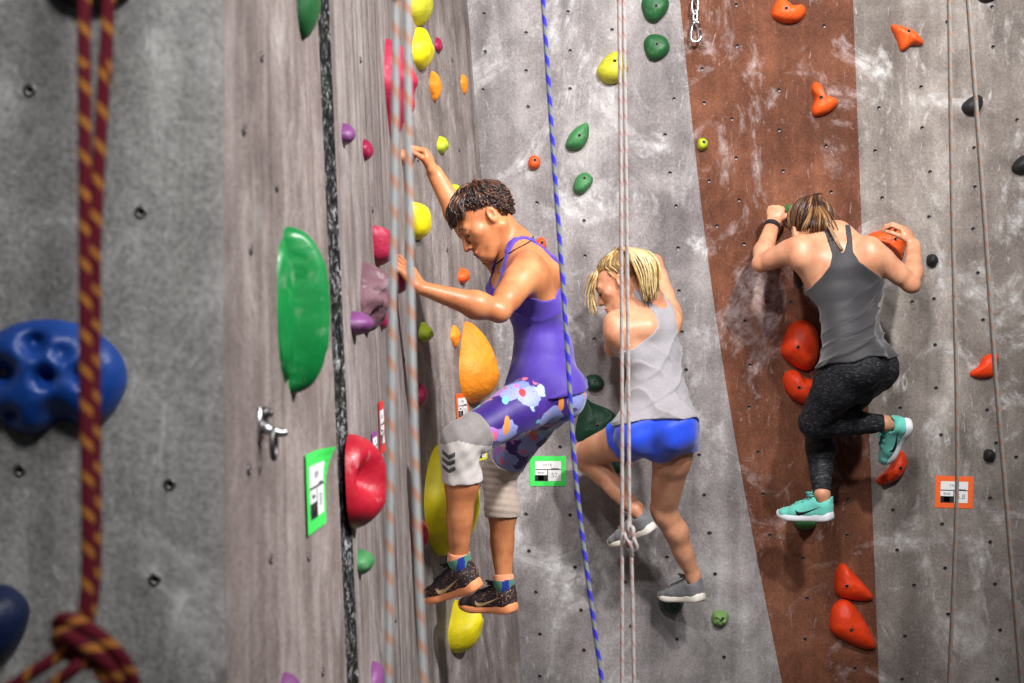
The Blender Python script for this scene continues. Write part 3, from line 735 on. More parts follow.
def ecap_d(X, Y, Z, p0, p1, a0, b0, a1, b1, r=None):
    p0 = np.array(p0, float); p1 = np.array(p1, float); d = p1 - p0; L = max(np.linalg.norm(d), 1e-6); u = d / L
    if L < 1e-5: u = np.array([0, 0, 1.0])
    if r is None: r = np.array([1, 0, 0]) if abs(u[0]) < .8 else np.array([0, 1, 0])
    r = np.array(r, float); r = nvec(r - u * r.dot(u)); f = np.cross(u, r)
    qx, qy, qz = X - f4(p0[0]), Y - f4(p0[1]), Z - f4(p0[2])
    t = qx * f4(u[0]) + qy * f4(u[1]) + qz * f4(u[2])
    x = qx * f4(r[0]) + qy * f4(r[1]) + qz * f4(r[2]); y = qx * f4(f[0]) + qy * f4(f[1]) + qz * f4(f[2])
    h = np.clip(t / f4(L), 0, 1); z = t - h * f4(L)
    if a0 == b0 and a1 == b1:
        return np.sqrt(x * x + y * y + z * z) - (f4(a0) + f4(a1 - a0) * h)
    a = f4(a0) + f4(a1 - a0) * h; b = f4(b0) + f4(b1 - b0) * h; c = np.minimum(a, b)
    x = x / a; y = y / b; z = z / c
    k0 = np.sqrt(x * x + y * y + z * z); x /= a; y /= b; z /= c
    return k0 * (k0 - 1) / np.maximum(np.sqrt(x * x + y * y + z * z), f4(1e-4))
def cap(vol, Fd, p0, p1, r0, r1=None, k=.02, r=None, sub=False):
    """add (or carve) a tapered limb; r0, r1 are radii or (wide, deep) pairs with r the wide direction"""
    r1 = r0 if r1 is None else r1
    a0, b0 = r0 if isinstance(r0, tuple) else (r0, r0); a1, b1 = r1 if isinstance(r1, tuple) else (r1, r1)
    m = max(a0, b0, a1, b1) + k + .012 + 2 * vol.h
    p0 = np.array(p0, float); p1 = np.array(p1, float)
    sl = vol.box(np.minimum(p0, p1) - m, np.maximum(p0, p1) + m)
    if any(q.stop <= q.start for q in sl): return
    d = ecap_d(*vol.grids(sl), p0, p1, a0, b0, a1, b1, r)
    Fd[sl] = smax(Fd[sl], -d, k) if sub else smin(Fd[sl], d, k)
def ell(vol, Fd, c, axes, rad, k=.015, sub=False):
    """add an ellipsoid with axes (three directions) and radii"""
    c = np.array(c, float); m = max(rad) + k + .012 + 2 * vol.h
    sl = vol.box(c - m, c + m)
    if any(q.stop <= q.start for q in sl): return
    X, Y, Z = vol.grids(sl); X = X - f4(c[0]); Y = Y - f4(c[1]); Z = Z - f4(c[2])
    s0 = s1 = 0
    for a, r in zip(axes, rad):
        q = (X * f4(a[0]) + Y * f4(a[1]) + Z * f4(a[2])) / f4(r); s0 = s0 + q * q; q = q / f4(r); s1 = s1 + q * q
    k0 = np.sqrt(s0); d = k0 * (k0 - 1) / np.maximum(np.sqrt(s1), f4(1e-4))
    Fd[sl] = smax(Fd[sl], -d, k) if sub else smin(Fd[sl], d, k)
def nets(Fd, lo, h):
    S = Fd < 0; nx, ny, nz = Fd.shape
    occ = np.zeros((nx - 1, ny - 1, nz - 1), np.uint8)
    C = [(i, j, k) for i in (0, 1) for j in (0, 1) for k in (0, 1)]
    for i, j, k in C: occ += S[i:nx - 1 + i, j:ny - 1 + j, k:nz - 1 + k]
    act = (occ > 0) & (occ < 8)
    idx = np.argwhere(act); vid = np.full(act.shape, -1, np.int32); vid[act] = np.arange(len(idx), dtype=np.int32)
    vals = {c: Fd[idx[:, 0] + c[0], idx[:, 1] + c[1], idx[:, 2] + c[2]].astype(np.float64) for c in C}
    pos = np.zeros((len(idx), 3)); cnt = np.zeros(len(idx))
    for a in C:
        for ax in range(3):
            if a[ax]: continue
            b = tuple(v + (1 if i == ax else 0) for i, v in enumerate(a))
            va, vb = vals[a], vals[b]; m = (va < 0) != (vb < 0)
            t = np.where(m, va / np.where(m, va - vb, 1), 0)
            q = np.array(a, float)[None, :].repeat(len(idx), 0); q[:, ax] += t
            pos[m] += q[m]; cnt[m] += 1
    pos = (pos / cnt[:, None] + idx) * h + np.array(lo)
    quads = []
    for ax in range(3):
        o = [1, 1, 1]; o[ax] = 0
        A = S[tuple(slice(1 if i != ax else 0, -1) for i in range(3))]
        B = S[tuple(slice(1 if i != ax else 1, -1 if i != ax else None) for i in range(3))]
        e = np.argwhere(A != B)
        if not len(e): continue
        ins = A[e[:, 0], e[:, 1], e[:, 2]]
        base = e + np.array([0 if i == ax else 1 for i in range(3)])
        b1, b2 = [(1, 2), (2, 0), (0, 1)][ax]
        d1 = np.zeros(3, int); d1[b1] = 1; d2 = np.zeros(3, int); d2[b2] = 1
        g = lambda q: vid[q[:, 0], q[:, 1], q[:, 2]]
        q = np.stack([g(base - d1 - d2), g(base - d2), g(base), g(base - d1)], 1)
        q[~ins] = q[~ins][:, ::-1]
        quads.append(q)
    return pos, np.concatenate(quads)
def relax(pos, quads, it=1, f=.5):
    for _ in range(it):
        s = np.zeros_like(pos); c = np.zeros(len(pos))
        for i in range(4):
            a = quads[:, i]; b = quads[:, (i + 1) % 4]
            np.add.at(s, a, pos[b]); np.add.at(c, a, 1)
            np.add.at(s, b, pos[a]); np.add.at(c, b, 1)
        pos = pos * (1 - f) + f * s / np.maximum(c, 1)[:, None]
    return pos
def surf(name, vol, Fd, mats, root, rel=1, fmat=None, sl=None):
    lo = vol.lo
    if sl is not None:
        lo = vol.lo + np.array([q.start for q in sl]) * vol.h; Fd = Fd[sl]
    m = np.argwhere(Fd < 0)
    a = np.maximum(m.min(0) - 2, 0); b = np.minimum(m.max(0) + 3, Fd.shape)
    Fd = Fd[a[0]:b[0], a[1]:b[1], a[2]:b[2]].copy(); lo = lo + a * vol.h
    for ax in range(3):       # close the surface at the edge of the grid
        i = [slice(None)] * 3
        for e in (0, -1): i[ax] = e; Fd[tuple(i)] = np.maximum(Fd[tuple(i)], .01)
    pos, q = nets(Fd, lo, vol.h)
    if rel: pos = relax(pos, q, rel)
    fm = None
    if fmat is not None: fm = fmat(pos[q].mean(1))
    o = mesh_obj(name, pos, q, mats, None, True, fm)
    return put(o, root)
def half(vol, p, n, sl=None):
    X, Y, Z = vol.grids(sl); n = nvec(n)
    return (X - f4(p[0])) * f4(n[0]) + (Y - f4(p[1])) * f4(n[1]) + (Z - f4(p[2])) * f4(n[2])

class Person: pass
A3 = lambda v: np.array(v, float)
def fields(vol, J, o):
    """J: joints (pelvis, neck, shoulders sl/sr, elbows, wrists, hips hl/hr, knees, ankles ...) -> distance fields"""
    B = Person(); B.vol = vol
    J = {k: A3(v) for k, v in J.items()}; B.J = J
    pel, nk = J['pel'], J['nk']
    rs = nvec(J['sr'] - J['sl']); rh = nvec(J['hr'] - J['hl'])
    up = nvec(nk - pel); L = np.linalg.norm(nk - pel); B.L = L; B.up = up
    r0 = nvec(rs - up * rs.dot(up)); fw = np.cross(up, r0)      # forward, by the shoulders
    fh = nvec(np.cross(up, rh))
    B.r, B.f = r0, fw
    bow = o.get('bow', 0.0); w = o.get('w', 1.0)
    def spine(v):      # v in metres above the pelvis
        t = v / L; return pel + up * v + fw * (-bow * 4 * max(0, t) * max(0, 1 - t))
    B.spine = spine
    T = vol.new()
    sec = [(-.10, .112, .088), (.0, .158, .112), (.10, .160, .108), (.26, .138, .095), (.42, .120, .085), (.58, .130, .094), (.74, .142, .104), (.88, .138, .092), (.97, .095, .066)]
    pts = []
    for t, a, b in sec:
        rr = nvec(rh * max(0, 1 - t) + rs * min(1, max(0, t)))
        pts.append((spine(t * L), a * w, b * o.get('d', 1.0), rr))
    for (p, a, b, r1), (q, c, d, r2) in zip(pts[:-1], pts[1:]):
        cap(vol, T, p, q, (a, b), (c, d), .012, nvec(r1 + r2))
    # shoulders: clavicle, deltoid, scapula
    for s in 'lr':
        sh = J['s' + s]; inn = nk - up * .035
        cap(vol, T, inn, sh, .046, .050, .03)
        ch = spine(.80 * L) + (1 if s == 'r' else -1) * rs * .07
        cap(vol, T, ch + fw * .035, sh - up * .03, .06, .045, .04)
        cap(vol, T, ch - fw * .055, sh - up * .04 - fw * .01, .045, .042, .04)        # shoulder blade
        cap(vol, T, spine(.6 * L) + (1 if s == 'r' else -1) * rs * o.get('lat', .10), sh - up * .05, .045, .042, .04)   # lat
        if o.get('bust', 1): ell(vol, T, spine(.72 * L) + (1 if s == 'r' else -1) * rs * .068 + fw * .085, (rs, up, fw), (.058, .06, .05), .03)
        hp = J['h' + s]
        ell(vol, T, hp - fh * .055 + up * .005, (rh, up, fh), (.085, .095, .085), .03)                  # seat
    B.T = T
    # spine furrow
    # arms
    Ar = vol.new(); m = o.get('muscle', 1.0)
    for s in 'lr':
        sh, el, wr = J['s' + s], J['e' + s], J['w' + s]
        d = nvec(el - sh); g = nvec(wr - el)
        flex = g - d * g.dot(d); flex = nvec(flex) if np.linalg.norm(flex) > .05 else fw
        cap(vol, Ar, sh, sh + (el - sh) * .28, .050 * m, .048 * m, .02)
        cap(vol, Ar, sh + (el - sh) * .25, el, .044 * m, .035, .02)
        cap(vol, Ar, sh + (el - sh) * .30 + flex * .010, sh + (el - sh) * .72 + flex * .010, .036 * m, .034 * m, .02)   # biceps
        cap(vol, Ar, sh + (el - sh) * .25 - flex * .010, sh + (el - sh) * .7 - flex * .008, .036 * m, .030 * m, .02)
        cap(vol, Ar, el - d * .01, el + (wr - el) * .30, .034, .040 * m, .015)
        cap(vol, Ar, el + (wr - el) * .28, wr, .039 * m, (.028, .021), .02, r=o.get('wr_' + s))
    B.A = Ar
    # legs
    B.leg = {}
    for s in 'lr':
        Lg = vol.new(); hp, kn, an = J['h' + s], J['k' + s], J['a' + s]
        d = nvec(kn - hp); g = nvec(an - kn)
        fl = -d - g * (-d).dot(g); fl = nvec(fl) if np.linalg.norm(fl) > .12 else -fw     # back of the calf
        pop = g - d * g.dot(d); pop = nvec(pop) if np.linalg.norm(pop) > .12 else -fw
        fl2 = -fl
        tw = o.get('thigh', 1.0)
        cap(vol, Lg, hp, hp + (kn - hp) * .35, .088 * tw, .080 * tw, .03)
        cap(vol, Lg, hp + (kn - hp) * .3, kn, .080 * tw, .052, .02)
        cap(vol, Lg, hp + (kn - hp) * .25 - pop * .014, hp + (kn - hp) * .8 - pop * .010, .062 * tw, .046, .03)
        cap(vol, Lg, kn - pop * .010 - d * .01, kn + g * .03 - fl * -.0 , .050, .047, .015)
        calf = kn + (an - kn) * .30 + fl * -.0
        cf = nvec(hp - kn); cf = cf - g * cf.dot(g); cf = nvec(cf) if np.linalg.norm(cf) > .12 else -fw
        cap(vol, Lg, kn + g * .02, kn + (an - kn) * .34 + cf * .014, .048, .052 * o.get('calf', 1), .02)
        cap(vol, Lg, kn + (an - kn) * .32 + cf * .014, kn + (an - kn) * .66 + cf * .004, .051 * o.get('calf', 1), .037, .02)
        cap(vol, Lg, kn + (an - kn) * .1 - cf * .012, kn + (an - kn) * .8 - cf * .004, .034, .028, .02)
        cap(vol, Lg, kn + (an - kn) * .62 + cf * .003, an, .0375, .0300, .02)
        cap(vol, Lg, an, an + g * .001, .031, .031, .01)
        ft = J.get('t' + s)
        if ft is not None:
            hd = J['q' + s]
            cap(vol, Lg, an, hd, .029, .022, .012); cap(vol, Lg, hd, ft, .022, .014, .01)
        B.leg[s] = Lg
    # neck and head
    Hd = vol.new(); hc = J['hc']; hu = nvec(J['hu']); hf = nvec(J['hf'] - hu * A3(J['hf']).dot(hu)); hr = np.cross(hf, hu)
    S = o.get('head', 1.0); B.hS = S
    B.hc, B.hu, B.hf, B.hr = hc, hu, hf, hr
    Q = lambda r, f, u: hc + S * (hr * r + hf * f + hu * u); B.Q = Q
    ax = (hr, hf, hu)
    ell(vol, Hd, Q(0, -.012, .035), ax, (.075 * S, .097 * S, .088 * S), .02)
    cap(vol, Hd, Q(0, .030, .03), Q(0, .040, -.055), (.062 * S, .052 * S), (.046 * S, .046 * S), .02, r=hr)
    for q in (-1, 1):
        cap(vol, Hd, Q(q * .054, -.004, -.035), Q(q * .020, .066, -.094), .020 * S, .016 * S, .025)       # jaw
        cap(vol, Hd, Q(q * .047, .058, -.012), Q(q * .030, .072, -.022), .020 * S, .018 * S, .03)          # cheek
        cap(vol, Hd, Q(q * .012, .091, .026), Q(q * .042, .078, .024), .009 * S, .008 * S, .022)           # brow
    ell(vol, Hd, Q(0, .078, -.098), ax, (.022 * S, .018 * S, .018 * S), .02)
    cap(vol, Hd, Q(0, .080, -.06), Q(0, .083, -.075), .024 * S, .020 * S, .02)                           # mouth mound
    for q in (-1, 1):
        ell(vol, Hd, Q(q * .032, .098, .004), ax, (.017 * S, .014 * S, .011 * S), .010, True)               # eye sockets
        ell(vol, Hd, Q(q * .032, .0815, .0085), ax, (.0160 * S, .0125 * S, .0095 * S), .003)                    # lids
    cap(vol, Hd, Q(0, .090, .014), Q(0, .113, -.030), .0085 * S, .0115 * S, .010)
    for q in (-1, 1):
        ell(vol, Hd, Q(q * .013, .101, -.034), ax, (.0085 * S, .011 * S, .008 * S), .006)
        ell(vol, Hd, Q(q * .008, .108, -.0425), ax, (.004 * S, .005 * S, .004 * S), .003, True)
    ell(vol, Hd, Q(0, .101, -.0615), ax, (.021 * S, .009 * S, .0065 * S), .004)
    ell(vol, Hd, Q(0, .099, -.0725), ax, (.018 * S, .009 * S, .0065 * S), .004)
    ell(vol, Hd, Q(0, .112, -.0668), ax, (.023 * S, .008 * S, .0022 * S), .003, True)
    for q in (-1, 1):                                                                        # ears
        ec = Q(q * .077, -.012, -.002)
        eu = nvec(hu - hf * .22); ef = nvec(hf + hu * .22)
        ell(vol, Hd, ec, (hr, ef, eu), (.009 * S, .018 * S, .031 * S), .004)
        ell(vol, Hd, ec + hr * q * .009 * S + ef * .004 * S + eu * .003 * S, (hr, ef, eu), (.008 * S, .010 * S, .018 * S), .004, True)
        ell(vol, Hd, ec + ef * .006 * S - eu * .018 * S, (hr, ef, eu), (.007 * S, .008 * S, .010 * S), .004)
    nw = o.get('neckr', .050); Nk = vol.new()
    cap(vol, Nk, Q(0, -.030, -.045), nk - up * .02, (nw, nw * 1.05), (nw * 1.12, nw * 1.1), .02, r=hr)
    for q, s in ((-1, 'l'), (1, 'r')):                                                       # sternomastoid and trapezius
        cap(vol, Nk, Q(q * .058, -.02, -.05), nk + fw * .05 - up * .03 + q * rs * .02, .016, .014, .02)
        cap(vol, Nk, nk - fw * .01 + up * .03 + q * rs * .02, J['s' + s] + up * .018 - q * rs * .03, .036, .024, .04)
    B.N = Nk; B.H = smin(Hd, Nk, f4(.02))
    B.Hands = vol.new()
    return B
def hand(B, wr, dirn, palm, thumb, curl, S=1.0, spread=.10, tcurl=.5, wtan=None):
    """wr wrist, dirn towards the knuckles, palm = the way the palm faces, thumb = the side the thumb leaves; curl = bend of each finger joint."""
    vol, Fd = B.vol, B.Hands
    wr = A3(wr); d = nvec(dirn); pn = A3(palm); pn = nvec(pn - d * pn.dot(d)); th = np.cross(d, pn)
    if th.dot(A3(thumb)) < 0: th = -th
    cap(vol, Fd, wr, wr + d * .055 * S, (.026 * S, .017 * S), (.037 * S, .014 * S), .012, r=th)
    cap(vol, Fd, wr + d * .045 * S, wr + d * .075 * S, (.037 * S, .014 * S), (.036 * S, .012 * S), .01, r=th)
    cap(vol, Fd, wr + d * .012 * S + th * .018 * S + pn * .006, wr + d * .05 * S + th * .026 * S + pn * .010, .014 * S, .012 * S, .012)
    ln = [(.044, .027, .022), (.049, .031, .023), (.045, .029, .022), (.035, .022, .019)]
    for i in range(4):
        o = (1.5 - i) * .0185 * S
        root = wr + d * (.080 - .006 * abs(i - 1)) * S + th * o
        dd = nvec(d + th * (1.5 - i) * spread); p = root
        pp = pn
        cap(vol, Fd, wr + d * .05 * S + th * o * .9, root, .0105 * S, .0095 * S, .006)
        c = curl[i] if isinstance(curl[i], (tuple, list)) else (curl[i],) * 3
        for j in range(3):
            a = c[j]; axd = dd * math.cos(a) + pp * math.sin(a); pp = pp * math.cos(a) - dd * math.sin(a); dd = axd
            q = p + dd * ln[i][j] * S
            cap(vol, Fd, p, q, (.0088 - .0007 * j) * S, (.0082 - .0008 * j) * S, .003)
            p = q
    p = wr + d * .030 * S + th * .030 * S + pn * .008 * S
    dd = nvec(d * .70 + th * .72 + pn * .15)
    pp = nvec(pn * .6 - th * .75 + d * .1); pp = nvec(pp - dd * pp.dot(dd))
    for j, l in enumerate((.036, .030, .024)):
        a = (0, tcurl, tcurl * .8)[j]
        axd = dd * math.cos(a) + pp * math.sin(a); pp = pp * math.cos(a) - dd * math.sin(a); dd = axd
        q = p + dd * l * S; cap(vol, Fd, p, q, (.0112 - .001 * j) * S, (.0102 - .001 * j) * S, .005); p = q

def skinmat(name, c, deep, lip):
    t = NT(name); v = t.coord()
    n = t.noise(v, 14, 5, .6); n2 = t.noise(v, 160, 3, .6)
    col = t.ramp(n, [(.32, deep), (.62, c)])
    col = t.mix(.12, col, t.ramp(n2, [(.35, G4(.2)), (.65, G4(.8))]), 'SOFT_LIGHT')
    t.base(col, .42, 0, .45)
    t.b.inputs['Subsurface Weight'].default_value = .12; t.b.inputs['Subsurface Radius'].default_value = (1, .35, .2); t.b.inputs['Subsurface Scale'].default_value = .012
    t.bump(n2, .12, .002); return t.m
def body(B, root, mats, lips=True):
    Fd = smin(smin(smin(B.T, B.A, f4(.022)), B.H, f4(.02)), B.Hands, f4(.010))
    for s in 'lr': Fd = smin(Fd, B.leg[s], f4(.02))
    def fm(c):
        out = np.zeros(len(c), np.int32); q = (c - B.hc) / B.hS
        r, f, u = q @ B.hr, q @ B.hf, q @ B.hu
        out[(np.abs(r) < .022) & (f > .093) & (u < -.0555) & (u > -.0795) & ((r / .0225) ** 2 + ((u + .0672) / .0125) ** 2 < 1)] = 1
        return out
    return surf('body', B.vol, Fd, mats, root, 1, fm)
def face_bits(B, root, iris, brow, look=(0, -.5)):
    """eyes just showing between the lids, and brows"""
    for q in (-1, 1):
        b = Buf(); c = B.Q(q * .032, .0775, .000)
        n, m = 10, 14
        ax = nvec(B.hf + B.hr * look[0] + B.hu * look[1]); e1 = nvec(np.cross(ax, B.hr)); e2 = np.cross(ax, e1)
        for i in range(n + 1):
            a = PI * i / n
            for k in range(m):
                g = 2 * PI * k / m
                b.v.append(Vector(c + .0118 * B.hS * (ax * math.cos(a) + math.sin(a) * (e1 * math.cos(g) + e2 * math.sin(g)))))
        for i in range(n):
            for k in range(m):
                b.f.append((i * m + k, (i + 1) * m + k, (i + 1) * m + (k + 1) % m, i * m + (k + 1) % m)); b.m.append(1 if i < 3 else 0)
        b.build('eye', [M['eye_white'], iris], root)
        b = Buf()
        for j in range(26):
            t = j / 25; r = q * (.012 + .036 * t); u = .0255 + .008 * math.sin(PI * min(1, t * 1.1)) - .004 * t; f = .0985 - .017 * t * t
            p = B.Q(r, f, u); e = B.Q(r + q * .007, f - .002 - .004 * t, u + .004 - .006 * t)
            b.tube([p, (p + e) / 2 + B.hf * .001, e], [.0016, .0015, .0004], 4)
        b.build('eyebrow', [brow], root)
        b = Buf()
        for j in range(12):
            t = (j - 5.5) / 5.5; p = B.Q(q * (.032 + .0125 * t), .0925 - .004 * t * t, .0015); e = B.Q(q * (.032 + .016 * t), .101 - .003 * abs(t), -.003)
            b.tube([p, e], [.0008, .0003], 3)
        b.build('eyelashes', [brow], root)
M['eye_white'] = plain('eye white', (.7, .68, .66, 1), .2, var=.03)
M['iris_brown'] = plain('brown iris', (.05, .025, .012, 1), .2)
M['iris_blue'] = plain('blue iris', (.08, .14, .22, 1), .2)

# ---- hair
def hairmats(name, cols):
    out = []
    for i, c in enumerate(cols):
        t = NT('%s %d' % (name, i)); v = t.coord()
        n = t.noise(v, 60, 4)
        t.base(t.ramp(n, [(.3, tuple(x * .6 for x in c[:3]) + (1,)), (.7, c)]), .42, 0, .5)
        t.b.inputs['Anisotropic'].default_value = .4
        out.append(t.m)
    return out
def scalp_pt(B, d, k):    # d: direction in head axes (right, forward, up); k: scale off the skull
    d = nvec(d); rad = A3((.075, .097, .088))
    t = 1 / math.sqrt(((d / rad) ** 2).sum())
    q = d * t * k
    return B.Q(q[0], q[1] - .012, q[2] + .035)
def slerp(a, b, t):
    a = nvec(a); b = nvec(b); w = math.acos(max(-1, min(1, float(a.dot(b)))))
    if w < 1e-4: return a
    return (a * math.sin((1 - t) * w) + b * math.sin(t * w)) / math.sin(w)
def hair_obj(B, root, cap_line, locks, mats, name='hair', thick=1.07, r=(.0042, .0012), seg=5):
    b = Buf()
    # close-fitting under layer that follows the skull
    n, m = 26, 44; grid = []
    for i in range(n + 1):
        a = .02 + (PI - .04) * i / n
        for k in range(m):
            g = 2 * PI * k / m; d = (math.sin(a) * math.cos(g), math.sin(a) * math.sin(g), math.cos(a))
            grid.append((d, Vector(scalp_pt(B, d, thick + .015 * noise.noise(Vector(d) * 6)))))
    o = len(b.v); b.v += [g[1] for g in grid]
    for i in range(n):
        for k in range(m):
            q = (i * m + k, (i + 1) * m + k, (i + 1) * m + (k + 1) % m, i * m + (k + 1) % m)
            d = sum((A3(grid[j][0]) for j in q), np.zeros(3)) / 4
            if cap_line(*nvec(d)): b.f.append(tuple(o + j for j in q)); b.m.append(0)
    for pts, r0, r1, mi in locks:
        k = len(pts); rr = [r0 * (.75 + .6 * math.sin(PI * min(1, (i / (k - 1)) * 1.1 + .1))) * (1 - i / (k - 1)) + r1 * (i / (k - 1)) for i in range(k)]
        b.tube(pts, rr, seg, mi)
    return b.build(name, mats, root)

# ---- shoes
def shoe(root, heel, toe, upv, mats, logo=None, size=None, lace=None, name='shoe', tongue=True, sideflip=1, collar_h=.092):
    """heel, toe: ground points under the heel and the tip; mats = upper, sole, laces, logo, lining"""
    heel, toe = A3(heel), A3(toe); L0 = np.linalg.norm(toe - heel); L = max(size or 0, L0); fx = nvec(toe - heel); heel = heel - fx * (L - L0) * .5; toe = heel + fx * L; uz = A3(upv); uz = nvec(uz - fx * uz.dot(fx)); sy = np.cross(uz, fx)
    K = L / .27
    def W(x, y, z): return Vector(heel + K * (fx * x + sy * y + uz * z))
    vol = Vol((-.02, -.07, -.02), (.30, .07, .15), .0035)
    U = vol.new()
    cap(vol, U, (.040, 0, .045), (.036, 0, .066), (.036, .034), (.040, .034), .015, r=(0, 1, 0))
    cap(vol, U, (.046, 0, .040), (.17, 0, .036), (.035, .040), (.043, .028), .02, r=(0, 1, 0))
    cap(vol, U, (.062, 0, .078), (.165, 0, .048), (.034, .030), (.036, .022), .02, r=(0, 1, 0))
    cap(vol, U, (.16, 0, .034), (.225, .006, .030), (.044, .026), (.036, .018), .02, r=(0, 1, 0))
    cap(vol, U, (.215, .006, .032), (.246, .004, .030), (.036, .020), (.020, .013), .02, r=(0, 1, 0))
    cap(vol, U, (.074, 0, .088), (.088, 0, .108), (.022, .006), (.020, .004), .008, r=(0, 1, 0)) if tongue else None
    cap(vol, U, (.008, 0, .085), (.002, 0, .103), (.018, .006), (.012, .003), .01, r=(0, 1, 0))
    X, Y, Z = vol.grids()
    opening = np.maximum(ecap_d(X, Y, Z, (.045, 0, .068), (.045, 0, .2), .0335, .027, .037, .030, (0, 1, 0)), -(Z - f4(.060)) + 0 * X)
    U = smax(U, -opening, f4(.006)); U = np.maximum(U, -(Z - f4(.022)))
    sv = surf_local(vol, U)
    up = mesh_obj(name, np.array([W(*p) for p in sv[0]]), sv[1], mats[0], None, True)
    # sole: footprint with a heel flare and a toe spring
    n = 36; fp = []
    prof = [(0, .0), (.006, .022), (.02, .034), (.05, .0385), (.09, .035), (.13, .038), (.17, .046), (.20, .046), (.23, .038), (.255, .022), (.266, .0)]
    top = catmull([(x, y, 0) for x, y in prof], 5)
    ring = [(p.x, p.y + .006 * math.sin(PI * min(1, max(0, (p.x - .12) / .15)))) for p in top] + [(p.x, -p.y * .94) for p in reversed(top[1:-1])]
    b = Buf(); lv = [(0, .90), (.004, .98), (.012, 1.02), (.024, 1.0), (.034, .93), (.036, .85)]
    def spring(x): return .020 * max(0, (x - .17) / .1) ** 2 + .006 * max(0, (.03 - x) / .03) ** 2
    cxm = .13
    for z, s in lv:
        for x, y in ring:
            zz = z * (1.02 - .34 * min(1, max(0, (x - .05) / .15)))
            b.v.append(W(cxm + (x - cxm) * (1 + (s - 1) * .35), y * s, zz + spring(x)))
    m = len(ring)
    for i in range(len(lv) - 1):
        for k in range(m): b.f.append((i * m + k, i * m + (k + 1) % m, (i + 1) * m + (k + 1) % m, (i + 1) * m + k)); b.m.append(0)
    b.f.append(tuple(reversed(range(m)))); b.m.append(0); b.f.append(tuple(range((len(lv) - 1) * m, len(lv) * m))); b.m.append(0)
    so = b.build('sole', [mats[1]])
    bvh = BVHTree.FromPolygons([v.co for v in up.data.vertices], [tuple(p.vertices) for p in up.data.polygons])
    # laces across the instep with a bow
    b = Buf()
    def drop(x, y):
        loc, nr, i, d = bvh.ray_cast(W(x, y, .16), -Vector(uz)); return (loc, nr) if loc else (W(x, y, .05), Vector(uz))
    for i in range(5):
        x = .100 + .017 * i; pts = []
        for k in range(9):
            y = -.024 + .048 * k / 8; loc, nr = drop(x + (.006 if i % 2 else -.006) * (k - 4) / 4, y); pts.append(loc + nr * .0025 * K)
        b.tube(pts, .0036 * K, 6)
    c = drop(.092, 0)[0] + Vector(uz) * .006 * K
    for sgn in (-1, 1):
        for lw in (.036, .026):
            loopp = [Vector(c) + (Vector(sy) * sgn * lw * math.sin(a) + Vector(fx) * .014 * math.sin(2 * a) * (1 if lw > .03 else -1) + Vector(uz) * (.018 * math.sin(a) if lw > .03 else .002)) * K for a in [PI * q / 14 for q in range(15)]]
            b.tube(loopp, .0032 * K, 6)
    la = b.build('laces', [mats[2]])
    kids = [so, la]
    if logo is not None:     # curved tick mark on the flank(s)
        A = [(.062, .040), (.075, .026), (.095, .025), (.13, .038), (.175, .060)]
        # outline: hook at the front, tapering tail to the heel
        lower = catmull([(.150, .036, 0), (.146, .029, 0), (.134, .027, 0), (.105, .036, 0), (.035, .066, 0)], 6)
        upper = catmull([(.150, .036, 0), (.152, .048, 0), (.140, .041, 0), (.128, .040, 0), (.105, .044, 0), (.035, .066, 0)], 6)
        for side in (-1, 1):
            b = Buf(); n = 24; rows = []
            for i in range(n + 1):
                t = i / n
                pa = lower[min(len(lower) - 1, int(t * (len(lower) - 1)))]; pb = upper[min(len(upper) - 1, int(t * (len(upper) - 1)))]
                for q in (0, .5, 1):
                    x, z = pa.x + (pb.x - pa.x) * q, pa.y + (pb.y - pa.y) * q
                    loc, nr, ii, dd = bvh.ray_cast(W(x, side * .12, z), -Vector(sy) * side)
                    if loc is None: loc, nr = W(x, side * .036, z), Vector(sy) * side
                    if nr.dot(Vector(sy) * side) < 0: nr = -nr
                    b.v.append(loc + nr * .0012)
            for i in range(n):
                for q in (0, 1): b.f.append((i * 3 + q, i * 3 + q + 1, i * 3 + q + 4, i * 3 + q + 3)); b.m.append(0)
            kids.append(b.build('logo', [logo], smooth=False))
    put(up, root)
    for kd in kids: kd.parent = up; kd.matrix_parent_inverse = up.matrix_parent_inverse.copy() if False else Matrix.Identity(4)
    bpy.context.view_layer.update()
    for kd in kids: kd.matrix_parent_inverse = up.matrix_world.inverted()
    return up
def surf_local(vol, Fd):
    Fd = Fd.copy()
    for ax in range(3):
        i = [slice(None)] * 3
        for e in (0, -1): i[ax] = e; Fd[tuple(i)] = np.maximum(Fd[tuple(i)], .01)
    pos, q = nets(Fd, vol.lo, vol.h); return relax(pos, q, 1), q
def uvw(B, sl=None):   # torso coordinates: to the right, up the spine, forward
    X, Y, Z = B.vol.grids(sl); p = B.J['pel']
    u = (X - f4(p[0])) * f4(B.r[0]) + (Y - f4(p[1])) * f4(B.r[1]) + (Z - f4(p[2])) * f4(B.r[2])
    v = (X - f4(p[0])) * f4(B.up[0]) + (Y - f4(p[1])) * f4(B.up[1]) + (Z - f4(p[2])) * f4(B.up[2])
    w = (X - f4(p[0])) * f4(B.f[0]) + (Y - f4(p[1])) * f4(B.f[1]) + (Z - f4(p[2])) * f4(B.f[2])
    return u, v, w
def interp(v, xs, ys): return np.interp(v, xs, ys).astype(f4)
